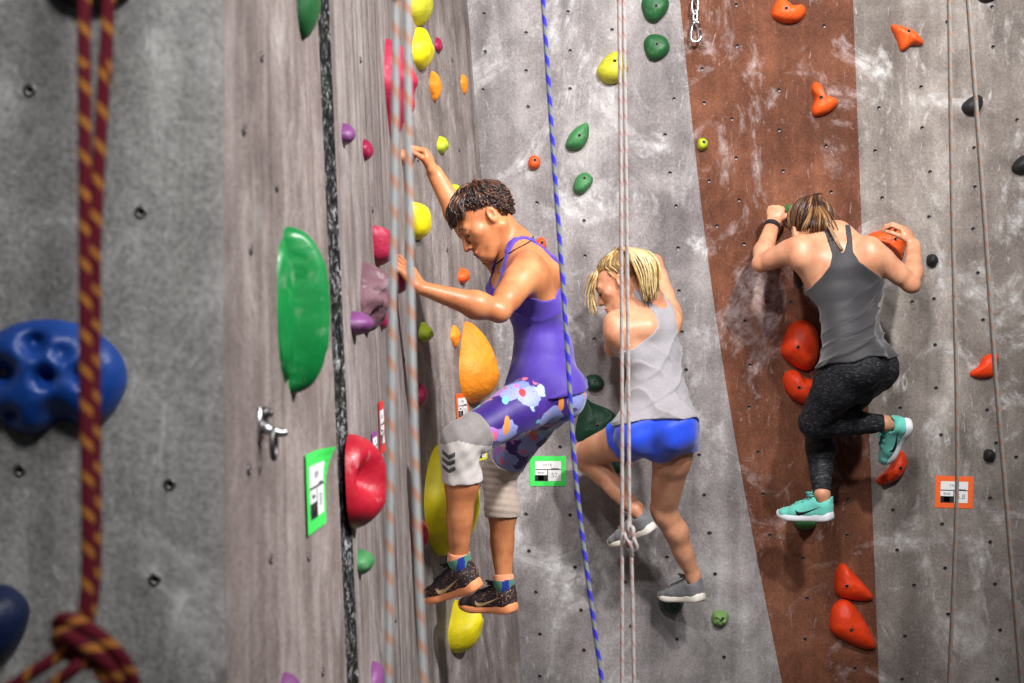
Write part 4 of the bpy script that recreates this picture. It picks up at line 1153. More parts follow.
def tank(B, root, mat, hem, back, front, neckb, neckf, flare=(.012, .004), wr=None, tilt=0.0, name='tank_top', hips=0):
    """back/front: (v, half width) tables of where cloth is kept; neckb/neckf: (v, half width) of the neck opening"""
    L = B.L; Tf = smin(B.T, B.N, f4(.02))
    if hips:
        for q in 'lr': cap(B.vol, Tf, B.J['h' + q], B.J['h' + q] + (B.J['k' + q] - B.J['h' + q]) * .12, hips, hips, .03)
    u, v, w = uvw(B)
    vv = v / f4(L)
    off = interp(vv, [-.2, hem[0], .35, .7, 1.0], [flare[0], flare[0], flare[0] * .75, flare[1], flare[1]])
    S = Tf - off
    if wr is not None: S = S - wr(u, vv, w)
    def tab(t): return interp(vv, [a for a, _ in t], [b for _, b in t])
    fb = np.clip((w + f4(.035)) / f4(.075), 0, 1); fb = fb * fb * (3 - 2 * fb)
    wb, nb = tab(back), tab(neckb); wid = wb + (tab(front) - wb) * fb; nk = nb + (tab(neckf) - nb) * fb
    au = np.abs(u)
    S = np.maximum(S, au - wid); S = np.maximum(S, nk - au)
    S = np.maximum(S, f4(hem[0] * L) - v + f4(tilt) * u + f4(.006) * np.sin(u * 40))
    S = np.maximum(S, -(Tf + f4(.02)))     # only a shell near the skin
    S = np.where(vv > 1.08, f4(.05), S)
    return surf(name, B.vol, S, [mat], root, 2)
HV = .004
def vox(J, pad=.17):
    a = np.array([A3(v) for k, v in J.items() if k not in ('hu', 'hf')]); return Vol(a.min(0) - pad, a.max(0) + pad, HV)
def person(loc, label, group=None):
    r = empty('person', loc); tag(r, label, 'person'); bpy.context.view_layer.update(); return r
def leggings(B, root, mats, off, waist, cuts, name='leggings', fmat=None, wr=None, flare=0.0, rel=1):
    u, v, w = uvw(B)
    G = np.maximum(B.T - f4(off), v - f4(waist * B.L))
    for s in 'lr':
        p, n = cuts[s]
        o = f4(off)
        if flare:
            a = B.J['h' + s]; ax = nvec(B.J['k' + s] - a)
            X, Y, Z = B.vol.grids(); t = (X - f4(a[0])) * f4(ax[0]) + (Y - f4(a[1])) * f4(ax[1]) + (Z - f4(a[2])) * f4(ax[2])
            o = f4(off) + f4(flare) * np.clip(t / f4(.12), 0, 1)
        G = smin(G, np.maximum(B.leg[s] - o, half(B.vol, p, n)), f4(.02))
    if wr is not None: G = G - wr(*B.vol.grids())
    return surf(name, B.vol, G, mats, root, rel, fmat)
def sleeve(B, root, s, p0, n0, p1, n1, off, mats, name, fmat=None, wr=None):
    lo = np.minimum(p0, p1) - .14; hi = np.maximum(p0, p1) + .14; sl = B.vol.box(lo, hi)
    G = np.maximum(np.maximum(B.leg[s][sl] - f4(off), half(B.vol, p0, n0, sl)), half(B.vol, p1, n1, sl))
    if wr is not None: G = G - wr(*B.vol.grids(sl))
    pad = np.full(B.vol.n, .1, f4); pad[sl] = G
    return surf(name, B.vol, pad, mats, root, 1, fmat)
SHOE = .262
def foot_targets(J, s, heel, toe, up):
    heel, toe, up = A3(heel), A3(toe), A3(up); f = nvec(toe - heel); up = nvec(up - f * up.dot(f)); L0 = np.linalg.norm(toe - heel); L = max(SHOE, L0); heel = heel - f * (L - L0) * .5
    J['q' + s] = heel + f * L * .13 + up * .045 * L / .27; J['t' + s] = heel + f * L * .70 + up * .038 * L / .27
    J['a' + s] = heel + f * L * .17 + up * .115 * L / .27
    return up
def tile(k, v): return k
# ================================================================== dark-haired climber in a purple top
M['skin_tan'] = skinmat('tanned skin', rgb(208, 138, 92), rgb(184, 110, 70), None)
M['lip_tan'] = plain('lips', rgb(168, 92, 76), .4)
M['skin_fair'] = skinmat('fair skin', rgb(216, 158, 124), rgb(198, 134, 102), None)
M['lip_fair'] = plain('soft lips', rgb(190, 110, 100), .4)
def cloth(name, c, rough=.75, var=.10, scale=90, sheen=.3, bump=.15):
    t = NT(name); v = t.coord(); n = t.noise(v, scale, 4, .6)
    d = tuple(x * (1 - var) for x in c[:3]) + (1,); e = tuple(min(1, x * (1 + var)) for x in c[:3]) + (1,)
    t.base(t.ramp(n, [(.3, d), (.7, e)]), rough, 0, .3); t.b.inputs['Sheen Weight'].default_value = sheen
    t.bump(t.noise(v, 420, 2), bump, .001); return t.m
M['purple_top'] = cloth('violet jersey', rgb(80, 56, 164), .55)
M['purple_trim'] = cloth('light violet trim', rgb(126, 98, 214), .55)
# patterned tights: deep violet ground with pale blobs and coloured dashes
t = NT('patterned violet tights'); v = t.coord()
wob = t.n('ShaderNodeVectorMath', operation='ADD'); nz = t.n('ShaderNodeTexNoise'); nz.inputs['Scale'].default_value = 22; t.l(v, nz.inputs['Vector'])
sc_ = t.n('ShaderNodeVectorMath', operation='SCALE'); sc_.inputs['Scale'].default_value = .05; t.l(nz.outputs[1], sc_.inputs[0]); t.l(v, wob.inputs[0]); t.l(sc_.outputs[0], wob.inputs[1])
def vor(vec, scale, rnd=1.0, feat='F1'):
    o = t.n('ShaderNodeTexVoronoi', feature=feat); o.inputs['Scale'].default_value = scale; o.inputs['Randomness'].default_value = rnd; t.l(vec, o.inputs['Vector']); return o
blob = vor(wob.outputs[0], 12.8)
col = t.ramp(t.noise(v, 8, 3), [(.35, rgb(52, 26, 118)), (.65, rgb(78, 44, 150))])
bm = t.ramp(blob.outputs['Distance'], [(.54, G4(1)), (.57, G4(0))])
sel = t.n('ShaderNodeSeparateColor'); t.l(blob.outputs['Color'], sel.inputs[0])
pal = t.ramp(sel.outputs[0], [(0, rgb(150, 160, 222)), (.34, rgb(170, 196, 226)), (.62, rgb(128, 140, 214)), (.8, rgb(182, 120, 206)), (.93, rgb(110, 196, 214))], 'CONSTANT')
spk = t.ramp(t.noise(v, 130, 2), [(.62, G4(0)), (.68, G4(1))])
pal = t.mix(t.math('MULTIPLY', spk, .7), pal, rgb(88, 84, 190))
col = t.mix(bm, col, pal)
dv = t.n('ShaderNodeMapping'); dv.inputs['Rotation'].default_value = (.5, .7, .4); dv.inputs['Scale'].default_value = (1, 1, .28); t.l(v, dv.inputs['Vector'])
dash = vor(dv.outputs[0], 30)
sd = t.n('ShaderNodeSeparateColor'); t.l(dash.outputs['Color'], sd.inputs[0])
dm = t.math('MULTIPLY', t.ramp(dash.outputs['Distance'], [(.34, G4(1)), (.39, G4(0))]), t.math('GREATER_THAN', sd.outputs[1], .45))
dp = t.ramp(sd.outputs[0], [(0, rgb(240, 110, 130)), (.28, rgb(244, 150, 60)), (.5, rgb(120, 205, 220)), (.72, rgb(200, 120, 210)), (.88, rgb(226, 60, 70))], 'CONSTANT')
col = t.mix(dm, col, dp); t.base(col, .5, 0, .35); t.b.inputs['Sheen Weight'].default_value = .2
M['tights'] = t.m
M['sleeve_grey'] = cloth('grey knit sleeve', rgb(202, 194, 190), .85, .08)
M['sleeve_band'] = cloth('dark grey knit', rgb(142, 136, 134), .85, .08)
M['sleeve_mark'] = cloth('charcoal print', rgb(74, 70, 72), .85, .05)
M['sleeve_beige'] = cloth('beige knit sleeve', rgb(196, 178, 164), .85, .08)
M['sock_peach'] = cloth('peach sock cuff', rgb(244, 160, 118), .85); M['sock_green'] = cloth('green sock', rgb(76, 134, 110), .85); M['sock_blue'] = cloth('blue sock panel', rgb(30, 50, 150), .85)
t = NT('dark speckled knit upper'); v = t.coord(); vo = t.n('ShaderNodeTexVoronoi'); vo.inputs['Scale'].default_value = 150; t.l(v, vo.inputs['Vector'])
t.base(t.mix(t.math('MULTIPLY', t.ramp(vo.outputs['Distance'], [(.22, G4(1)), (.34, G4(0))]), t.ramp(t.noise(v, 16, 2), [(.38, G4(0)), (.6, G4(1))])), rgb(44, 34, 40), rgb(214, 160, 110)), .7); M['knit_dark'] = t.m
M['sole_peach'] = plain('peach foam', rgb(246, 156, 104), .6, var=.05); M['lace_black'] = plain('black lace', rgb(26, 24, 30), .8); M['tick_gold'] = plain('sandy tick', rgb(214, 176, 130), .5, var=.04)
hair_dark = hairmats('dark brown hair', [rgb(34, 20, 16), rgb(66, 38, 26), rgb(112, 68, 42)])
def wave3(amp, *ks):
    def f(X, Y, Z):
        s = 0
        for kx, ky, kz, ph, a in ks: s = s + f4(a) * np.sin(X * f4(kx) + Y * f4(ky) + Z * f4(kz) + f4(ph))
        return f4(amp) * s
    return f

J = dict(pel=P(542, 391, 5.05), hl=P(542, 397, 4.965), hr=P(545, 397, 5.135), nk=P(517, 250, 5.06), sl=P(528, 268, 4.905), sr=P(506, 262, 5.20),
         el=P(499, 312, 4.74), wl=P(421, 288, 4.66), er=P(466, 229, 5.24), wr=P(434, 172, 5.25),
         kl=P(459, 443, 4.77), kr=P(499, 474, 5.37), hc=P(486, 221, 5.04), hu=(-.66, 0, .75), hf=(-.72, -.2, -.64))
h1, t1 = P(482, 589, 4.83), P(425, 603, 4.99); u1 = foot_targets(J, 'l', h1, t1, (-.1, -.25, 1))
h2, t2 = P(515, 613, 5.32), P(461, 609, 5.47); u2 = foot_targets(J, 'r', h2, t2, (-.02, -.1, 1))
vol = vox(J)
B = fields(vol, J, dict(muscle=1.08, bust=1, w=.93, d=.96, calf=1.02, thigh=.95, bow=.035, neckr=.047))
hand(B, J['wl'], (-.62, -.08, .78), (-.75, .45, -.45), (0, 1, 0), [(.25, .5, .4)] * 4, 1.02)
hand(B, J['wr'], (-.38, .0, .92), (-.9, .10, -.42), (0, -1, 0), [(1.0, 1.0, .5), (.95, 1.0, .5), (.95, 1.0, .5), (1.0, 1.0, .5)], 1.02, .05, .7)
root1 = person(P(490, 612, 5.15), 'short-haired woman in a violet tank top and patterned tights, reaching up the left wall')
body(B, root1, [M['skin_tan'], M['lip_tan']])
face_bits(B, root1, M['iris_brown'], hair_dark[1], (0, -.9))
def folds(u, v, w, th, fr, sd):
    ph = f4(fr) * (v * f4(math.cos(th)) + u * f4(2 * math.sin(th))) + f4(1.5) * np.sin(9 * u + 5 * w + sd) + f4(1.1) * np.sin(8 * v + 9 * w + 2 * sd)
    m = np.clip(f4(.45) + f4(.75) * np.sin(8 * u - 6 * v + 3 * sd + np.sin(13 * w + sd)), 0, 1)
    return (1 - np.abs(np.sin(ph))) ** 3 * m
w1 = lambda u, v, w: f4(.008) * folds(u, v, w, .25, 15, .4) * np.clip(1.1 - v, 0, 1) + f4(.008) * folds(u, v, w, -.6, 19, 2.1)
tank(B, root1, M['purple_top'], (-.05,), [(-.3, .3), (.56, .3), (.61, .135), (.70, .085), (.80, .052), (.92, .066), (1.1, .082)], [(-.3, .3), (.58, .3), (.66, .135), (.78, .10), (.9, .085), (1.1, .082)],
     [(.80, -.1), (.84, .01), (.93, .044), (1.0, .062), (1.1, .072)], [(.72, -.1), (.75, .02), (.84, .055), (.95, .064), (1.1, .072)], (.012, .005), w1)
# tights to just above the knees, where the sleeves begin
J_ = B.J
ax = {s: nvec(J_['k' + s] - J_['h' + s]) for s in 'lr'}; sx = {s: nvec(J_['a' + s] - J_['k' + s]) for s in 'lr'}
leggings(B, root1, [M['tights']], .005, .16, {s: (J_['k' + s] - ax[s] * (.02 if s == 'l' else .05), ax[s]) for s in 'lr'})
crk = lambda p, n: wave3(.0012, (120, 0, 60, 0, 1), (60, 90, -110, 1, .8))
def chev(s):
    k, a, sh = J_['k' + s], ax[s], sx[s]
    cam = np.array([0, -1.0, 0]); sd = np.cross(sh, cam)
    def fm(c):
        q = c - k; al = q @ sh; lat = q @ nvec(sd)
        th = q @ a
        out = np.zeros(len(c), np.int32)
        if s == 'l':
            out[(al < -.025 + .35 * np.abs(lat + .0)) & (lat > -.2)] = 1
            for o in (.030, .054, .078):
                z = al - (o - .55 * np.abs(lat - .030))
                out[(np.abs(z) < .007) & (np.abs(lat - .030) < .022)] = 2
        return out
    return fm
sleeve(B, root1, 'l', J_['kl'] - ax['l'] * .085, -ax['l'], J_['kl'] + sx['l'] * .125, sx['l'], .009, [M['sleeve_grey'], M['sleeve_band'], M['sleeve_mark']], 'knee_sleeve', chev('l'), crk(0, 0))
sleeve(B, root1, 'r', J_['kr'] - ax['r'] * .085, -ax['r'], J_['kr'] + sx['r'] * .155, sx['r'], .009, [M['sleeve_beige'], M['sleeve_band'], M['sleeve_mark']], 'knee_sleeve', None, wave3(.0012, (30, 20, 260, 0, 1)))
for s, (h, tt, up) in (('l', (h1, t1, u1)), ('r', (h2, t2, u2))):
    an = J_['a' + s]
    def fm(c, an=an, up=up):
        z = (c - an) @ A3(up); x = c[:, 0] - an[0]
        return np.where(z > .010, 0, np.where(np.abs(np.sin(x * 55 + 1.2)) > .8 + z * 4, 2, 1)).astype(np.int32)
    sleeve(B, root1, s, an + sx[s] * -.026, -sx[s], an + sx[s] * .05, sx[s], .0045, [M['sock_peach'], M['sock_green'], M['sock_blue']], 'sock', fm)
    shoe(root1, h, tt, up, [M['knit_dark'], M['sole_peach'], M['lace_black']], M['tick_gold'], SHOE)
# cropped wavy hair falling forward over the brow
def capline(r, f, u): return u > min(.62 * f - .02, 1.3 * f + .06) + (0.07 if abs(r) > .7 and f > -.12 else 0)
R_ = random.Random(3); locks = []
crown = nvec(A3((.1, -.45, .9)))
def wavy(d, e, n, k0, lift, end, amp, ph):
    pts = []
    for j in range(n):
        t_ = j / (n - 1); q = slerp(d, e, t_); k = k0 + lift * math.sin(PI * min(1, t_ * 1.15 + .08)) + (end - k0) * t_ ** 2
        side = nvec(np.cross(q, e - d + 1e-5)); o_ = amp * math.sin(ph + t_ * 5.5) * t_
        p = scalp_pt(B, nvec(q + side * o_), k); pts.append(Vector(p))
    return pts
for i in range(1300):
    while True:
        d = nvec(A3((R_.gauss(0, 1), R_.gauss(0, 1), R_.gauss(0, 1))))
        if capline(d[0], d[1], d[2] - .05): break
    away = d - crown * d.dot(crown); away = nvec(away) if np.linalg.norm(away) > .05 else A3((0, 1, 0))
    swirl = np.cross(crown, away) * .35
    flow = nvec(away + swirl + A3((0, .45 if d[1] > -.25 else -.1, -.05)) + A3((R_.gauss(0, .18), R_.gauss(0, .18), 0)))
    e = nvec(d + flow * R_.uniform(.9, 1.6))
    locks.append((wavy(d, e, 11, 1.06, R_.uniform(.03, .10) + (.07 if i % 6 == 0 else 0), 1.05 + R_.uniform(0, .07) + (.10 if i % 7 == 0 else 0), .06, R_.uniform(0, 6)), R_.uniform(.0022, .0038), .0008, R_.choice((0, 0, 0, 1, 1, 2))))
for i in range(190):   # fringe sweeping over the brow
    d = nvec(A3((R_.uniform(-.8, .8), R_.uniform(.2, .7), R_.uniform(.6, .85))))
    e = nvec(A3((d[0] * 1.05 - .12 + R_.gauss(0, .07), 1.0, R_.uniform(.12, .40))))
    locks.append((wavy(d, e, 10, 1.06, R_.uniform(.10, .20), 1.16 + R_.uniform(0, .14), .06, R_.uniform(0, 6)), R_.uniform(.0026, .0042), .0008, R_.choice((0, 0, 1, 1, 2))))
for i in range(240):   # nape and sides
    sgn = R_.choice((-1, 1)); d = nvec(A3((sgn * R_.uniform(.1, .9), R_.uniform(-1, -.35), R_.uniform(-.35, .45)))); e = nvec(d + A3((0, .12, -R_.uniform(.45, .75))))
    locks.append((wavy(d, e, 9, 1.05, R_.uniform(.03, .09), 1.07, .05, R_.uniform(0, 6)), R_.uniform(.0022, .0036), .0008, R_.choice((0, 1, 1, 2))))
for i in range(30):    # sideburn in front of the near ear
    sgn = R_.choice((-1, 1)); d = nvec(A3((sgn * .95, R_.uniform(.0, .35), R_.uniform(.35, .5)))); e = nvec(d + A3((0, R_.uniform(.0, .2), -R_.uniform(.25, .45))))
    locks.append((wavy(d, e, 7, 1.05, .03, 1.03, .08, R_.uniform(0, 6)), R_.uniform(.0025, .004), .0006, R_.choice((0, 1, 1))))
hair_obj(B, root1, capline, locks, hair_dark)
# thin black cord round the neck
b = Buf(); nk = B.J['nk']; ring = []
bv = [o for o in root1.children if o.name.startswith('body')][0]
bvh = BVHTree.FromPolygons([bv.matrix_parent_inverse @ v.co + root1.location for v in bv.data.vertices], [tuple(p.vertices) for p in bv.data.polygons])
rs_, up_, fw_ = B.r, B.up, B.f
for k in range(33):
    a = 2 * PI * k / 33; c = nk - up_ * (.0 + .035 * math.cos(a)) + fw_ * .012
    dvec = Vector(nvec(rs_ * math.sin(a) + fw_ * math.cos(a)))
    loc, nr, i_, d_ = bvh.ray_cast(Vector(c) + dvec * .2, -dvec, .19)
    ring.append((loc + dvec * .003) if loc else Vector(c) + dvec * .06)
b.tube(ring, .0022, 6, closed=True); b.build('necklace', [M['lace_black']], root1)

# ================================================================== blonde climber in blue shorts
M['grey_top'] = cloth('pale grey marl jersey', rgb(152, 148, 153), .8, .16, 240)
M['blue_shorts'] = cloth('royal blue shorts', rgb(34, 74, 214), .45, .08)
M['knit_grey'] = cloth('grey knit upper', rgb(112, 112, 116), .8, .2, 160); M['sole_white'] = plain('off white foam', rgb(226, 218, 208), .6, var=.05); M['lace_grey'] = plain('grey lace', rgb(90, 90, 94), .8)
hair_blonde = hairmats('blonde hair', [rgb(146, 112, 66), rgb(214, 178, 116), rgb(248, 224, 170)])
J = dict(pel=P(659, 428, 6.0), hl=P(641, 434, 6.02), hr=P(677, 432, 5.98), nk=P(648, 302, 6.10), sl=P(617, 323, 6.02), sr=P(667, 310, 6.20),
         el=P(613, 348, 6.26), wl=P(624, 306, 6.41), er=P(654, 262, 6.33), wr=P(634, 270, 6.40),
         kl=P(583, 456, 6.33), kr=P(664, 510, 6.20), hc=P(621, 284, 6.13), hu=(-.45, .2, .85), hf=(-.74, .12, -.62))
h1, t1 = P(655, 531, 6.13), P(612, 548, 6.29); u1 = foot_targets(J, 'l', h1, t1, (-.3, -.1, 1))
h2, t2 = P(701, 602, 6.27), P(662, 600, 6.45); u2 = foot_targets(J, 'r', h2, t2, (-.02, -.05, 1))
vol = vox(J)
B = fields(vol, J, dict(muscle=.92, bust=1, w=.80, d=.9, calf=.89, thigh=.94, neckr=.045, lat=.075))
hand(B, J['wl'], (.1, .25, .9), (0, .95, -.2), (1, 0, 0), [(1., 1., .6)] * 4, .95)
hand(B, J['wr'], (-.9, .15, .2), (0, .9, -.2), (0, 0, -1), [(1., 1., .6)] * 4, .95)
root2 = person(P(682, 603, 6.25), 'blonde woman with a ponytail in a grey tank top and blue shorts, seen from behind')
body(B, root2, [M['skin_fair'], M['lip_fair']])
face_bits(B, root2, M['iris_blue'], hair_blonde[0], (0, -.5))
w2 = lambda u, v, w: f4(.010) * folds(u, v, w, .75, 15, 1.3) * np.clip(1.1 - v, 0, 1) + f4(.008) * folds(u, v, w, -.5, 18, 3.1)
BK = [(-.3, .3), (.54, .3), (.60, .125), (.68, .080), (.76, .052), (.86, .046), (.94, .062), (1.0, .082), (1.1, .085)]
FT = [(-.3, .3), (.53, .3), (.60, .135), (.78, .10), (.9, .085), (1.1, .08)]
tank(B, root2, M['grey_top'], (.02,), BK, FT, [(.88, -.1), (.92, .02), (.97, .045), (1.1, .055)], [(.72, -.1), (.75, .02), (.84, .055), (1.1, .062)], (.018, .005), w2, tilt=-.03)
J_ = B.J
ax = {s: nvec(J_['k' + s] - J_['h' + s]) for s in 'lr'}; sx = {s: nvec(J_['a' + s] - J_['k' + s]) for s in 'lr'}
leggings(B, root2, [M['blue_shorts']], .009, .09, {'l': (J_['hl'] + ax['l'] * .085, ax['l'] + A3((.15, 0, 0))), 'r': (J_['hr'] + ax['r'] * .105, A3((.12, 0, -1)))}, 'shorts', None, wave3(.0022, (50, 20, 30, 0, 1), (-30, 30, 80, 1, .7)), .014, 2)
for s, (h, tt, up) in (('l', (h1, t1, u1)), ('r', (h2, t2, u2))):
    shoe(root2, h, tt, up, [M['knit_grey'], M['sole_white'], M['lace_grey']], None, SHOE)
def capline2(r, f, u): return u > .75 * f - .02 + (0.10 if abs(r) > .7 and f > -.05 else 0)
R_ = random.Random(8); locks = []
tie = nvec(A3((.15, -.50, .85))); tiep = scalp_pt(B, tie, 1.30)
for i in range(420):
    while True:
        d = nvec(A3((R_.gauss(0, 1), R_.gauss(0, 1), R_.gauss(0, 1))))
        if capline2(d[0], d[1], d[2] - .02) and d.dot(tie) < .93: break
    pts = []; e = nvec(tie + A3((R_.gauss(0, .07), R_.gauss(0, .07), R_.gauss(0, .07)))); lf = R_.uniform(.02, .07)
    for j in range(9):
        tq = j / 8; pts.append(Vector(scalp_pt(B, slerp(d, e, tq), 1.045 + lf * math.sin(PI * tq) + .24 * tq ** 6)))
    locks.append((pts, R_.uniform(.0025, .004), .0025, R_.choice((0, 0, 0, 1, 1, 2) if d[1] > 0 else (0, 0, 0, 0, 1))))
Pt = lambda x, y, Y: A3(P(x, y, Y))
for i in range(170):    # ponytail
    a, q = R_.uniform(0, 2 * PI), math.sqrt(R_.random())
    ox, oy = q * math.cos(a), q * math.sin(a); le = R_.uniform(.82, 1.04)
    c0, c1, c2, c3, c4 = tiep, Pt(637, 252, 6.00), Pt(645, 263, 5.97), Pt(649.5, 281, 5.97), Pt(650.5, 301, 5.98)
    path = catmull([tuple(x) for x in (c0, c1, c2, c3, c4)], 4); n = int(len(path) * le)
    n = max(6, min(n, len(path))); pts = []
    for j in range(n):
        tt = j / (len(path) - 1); wd = .008 + .040 * math.sin(PI * min(1, tt * .88 + .02)) ** .9
        pts.append(path[j] + Vector((ox * wd * 1.05 + .003 * math.sin(i + j * .7), oy * wd * .7, .12 * ox * wd)))
    locks.append((pts, R_.uniform(.0035, .0055), .0012, R_.choice((1, 1, 2, 2, 2, 0))))
for i in range(46):    # loose strands in front of the face
    d = nvec(A3((-.05 + R_.gauss(0, .16), R_.uniform(.55, .85), R_.uniform(.5, .75)))); s0 = scalp_pt(B, d, 1.05); dx = R_.gauss(0, 4); en = R_.uniform(300, 316)
    m1 = Pt(595 + dx * .5, 276, 6.13 + R_.gauss(0, .015)); m2 = Pt(590.5 + dx * .6, 291, 6.13 + R_.gauss(0, .02)); m3 = Pt(593 + dx, en, 6.13 + R_.gauss(0, .02))
    locks.append((catmull([tuple(x) for x in (s0, m1, m2, m3)], 5), R_.uniform(.002, .004), .0008, R_.choice((0, 1, 2))))
for i in range(40):
    sgn = R_.choice((-1, 1)); d = nvec(A3((sgn * R_.uniform(.5, 1), R_.uniform(-.3, .35), R_.uniform(.15, .5)))); e = nvec(d + A3((0, -.2, -R_.uniform(.4, .75)))); 
    locks.append(([Vector(scalp_pt(B, slerp(d, e, j / 6), 1.05 + .08 * math.sin(PI * j / 6))) for j in range(7)], R_.uniform(.002, .0035), .0008, R_.choice((0, 1, 1))))
hair_obj(B, root2, capline2, locks, hair_blonde, r=(.003, .001))
b = Buf(); b.tube([Vector(tiep) + (Vector(B.hr) * math.cos(a) + Vector(nvec(np.cross(tie, A3((1, 0, 0))))) * math.sin(a)) * .017 for a in [2 * PI * k / 16 for k in range(16)]], .005, 7, closed=True)
b.build('hair_tie', [M['lace_black']], root2)

# ================================================================== climber in a charcoal top and dark leggings
M['charcoal_top'] = cloth('charcoal jersey', rgb(56, 55, 58), .6, .12)
t = NT('black heathered leggings'); v = t.coord(scale=(1, 1, 3.5), rot=(0, .5, 0))
t.base(t.ramp(t.noise(v, 60, 5, .75, .4), [(.40, rgb(15, 15, 18)), (.54, rgb(30, 30, 35)), (.68, rgb(92, 92, 100))]), .7, 0, .3); M['leggings'] = t.m
M['knit_teal'] = cloth('turquoise knit upper', rgb(108, 206, 190), .7, .12, 200); M['sole_pale'] = plain('white foam', rgb(224, 226, 232), .55, var=.04); M['lace_teal'] = plain('turquoise lace', rgb(96, 190, 176), .8); M['tick_black'] = plain('black tick', rgb(22, 28, 32), .5, var=.02)
M['bra'] = cloth('black strap', rgb(20, 20, 22), .6)
hair_brown = hairmats('brown hair', [rgb(58, 36, 26), rgb(96, 62, 40), rgb(160, 118, 76)])
J = dict(pel=P(857, 368, 6.04), hl=P(850, 367, 5.97), hr=P(864, 371, 6.11), nk=P(837, 238, 6.10), sl=P(801, 248, 6.05), sr=P(869, 250, 6.02),
         el=P(760, 264, 6.20), wl=P(773, 223, 6.35), er=P(912, 285, 6.05), wr=P(914, 244, 6.24),
         kl=P(813, 424, 6.12), kr=P(818, 428, 6.36), hc=P(810, 233, 6.20), hu=(-.08, .52, .84), hf=(-.20, .80, -.56))
h1, t1 = P(914, 422, 6.15), P(885, 464, 6.31); u1 = foot_targets(J, 'l', h1, t1, (-.85, -.35, .4))
h2, t2 = P(832, 521, 6.15), P(778, 519, 6.30); u2 = foot_targets(J, 'r', h2, t2, (-.02, -.05, 1))
vol = vox(J)
B = fields(vol, J, dict(muscle=1.05, bust=1, w=.95, d=.98, calf=1.12, thigh=1.12, neckr=.05))
hand(B, J['wl'], (.25, .35, .9), (.25, .9, -.35), (1, 0, 0), [(1.2, 1.2, .7)] * 4, .98, .03, .7)
hand(B, J['wr'], (-.45, .25, .8), (-.6, .55, -.6), (-1, 0, 0), [(.55, .75, .5)] * 4, 1.0)
root3 = person(P(806, 523, 6.3), 'brown-haired woman in a charcoal tank top and dark leggings on the brown stripe, head bowed')
body(B, root3, [M['skin_fair'], M['lip_fair']])
face_bits(B, root3, M['iris_brown'], hair_brown[0])
w3 = lambda u, v, w: f4(.015) * folds(u, v, w, -.7, 17, .9) * np.clip(1.2 - v, 0, 1) + f4(.011) * folds(u, v, w, -.3, 22, 2.6)
BK = [(-.3, .3), (.58, .3), (.64, .140), (.70, .095), (.77, .058), (.85, .042), (.95, .048), (1.1, .056)]
FT = [(-.3, .3), (.59, .3), (.66, .135), (.74, .09), (.88, .066), (1.1, .056)]
tank(B, root3, M['charcoal_top'], (.035,), BK, FT, [(.82, -.1), (.86, .006), (.94, .026), (1.1, .034)], [(.72, -.1), (.75, .02), (.84, .036), (1.1, .036)], (.013, .005), w3, tilt=.03, hips=.100)
J_ = B.J
ax = {s: nvec(J_['k' + s] - J_['h' + s]) for s in 'lr'}; sx = {s: nvec(J_['a' + s] - J_['k' + s]) for s in 'lr'}
leggings(B, root3, [M['leggings']], .005, .10, {s: (J_['a' + s] - sx[s] * (.012 if s == 'l' else .004), sx[s]) for s in 'lr'}, 'leggings', None, wave3(.0010, (90, 30, 60, 0, 1), (-40, 80, 120, 1, .8)))
for s, (h, tt, up) in (('l', (h1, t1, u1)), ('r', (h2, t2, u2))):
    shoe(root3, h, tt, up, [M['knit_teal'], M['sole_pale'], M['lace_teal']], M['tick_black'], SHOE)
# wristband
b = Buf(); wl, el = B.J['wl'], B.J['el']; g = Vector(nvec(wl - el)); c = Vector(wl) - g * .02; a0 = g.orthogonal().normalized(); b0 = g.cross(a0)
for off in (-.006, 0, .006): b.tube([c + g * off + (a0 * math.cos(a) + b0 * math.sin(a)) * .0300 for a in [2 * PI * k / 24 for k in range(24)]], .0045, 8, closed=True)
b.build('wristband', [M['lace_black']], root3)
def capline3(r, f, u): return u > .75 * f - .42
R_ = random.Random(12); locks = []
tie = nvec(A3((.10, -.62, .78))); tiep = scalp_pt(B, tie, 1.16)
for i in range(520):
    while True:
        d = nvec(A3((R_.gauss(0, 1), R_.gauss(0, 1), R_.gauss(0, 1))))
        if capline3(d[0], d[1], d[2] - .02) and d.dot(tie) < .95: break
    pts = []; e = nvec(tie + A3((R_.gauss(0, .08), R_.gauss(0, .08), R_.gauss(0, .08)))); lf = R_.uniform(.10, .24)
    for j in range(9):
        tq = j / 8; pts.append(Vector(scalp_pt(B, slerp(d, e, tq), 1.06 + lf * math.sin(PI * tq) + .08 * tq ** 4)))
    locks.append((pts, R_.uniform(.003, .0055), .003, R_.choice((0, 0, 0, 1, 1, 2))))
for i in range(110):    # gathered tail lying down the back of the head, ends falling over the right shoulder
    dx = R_.gauss(0, 1); le = R_.uniform(.7, 1)
    far = i % 3 == 0
    c1 = Pt(818 + dx * 5, 214 , 6.06); c2 = Pt(817 + dx * 8, 226, 6.04 + R_.gauss(0, .01)); c3 = Pt(817 + dx * 9, 232, 6.05)
    if i % 5 == 0: cs = [tiep, Pt(822, 212, 6.06), Pt(829 + dx, 226, 6.03), Pt(836 + dx, 240, 6.0), Pt(842 + dx, 250 , 5.99)]
    else: cs = [tiep, c1, c2, c3]
    pth = catmull([tuple(x) for x in cs], 4); locks.append((pth, R_.uniform(.003, .0055), .001, R_.choice((0, 1, 2, 2, 2))))
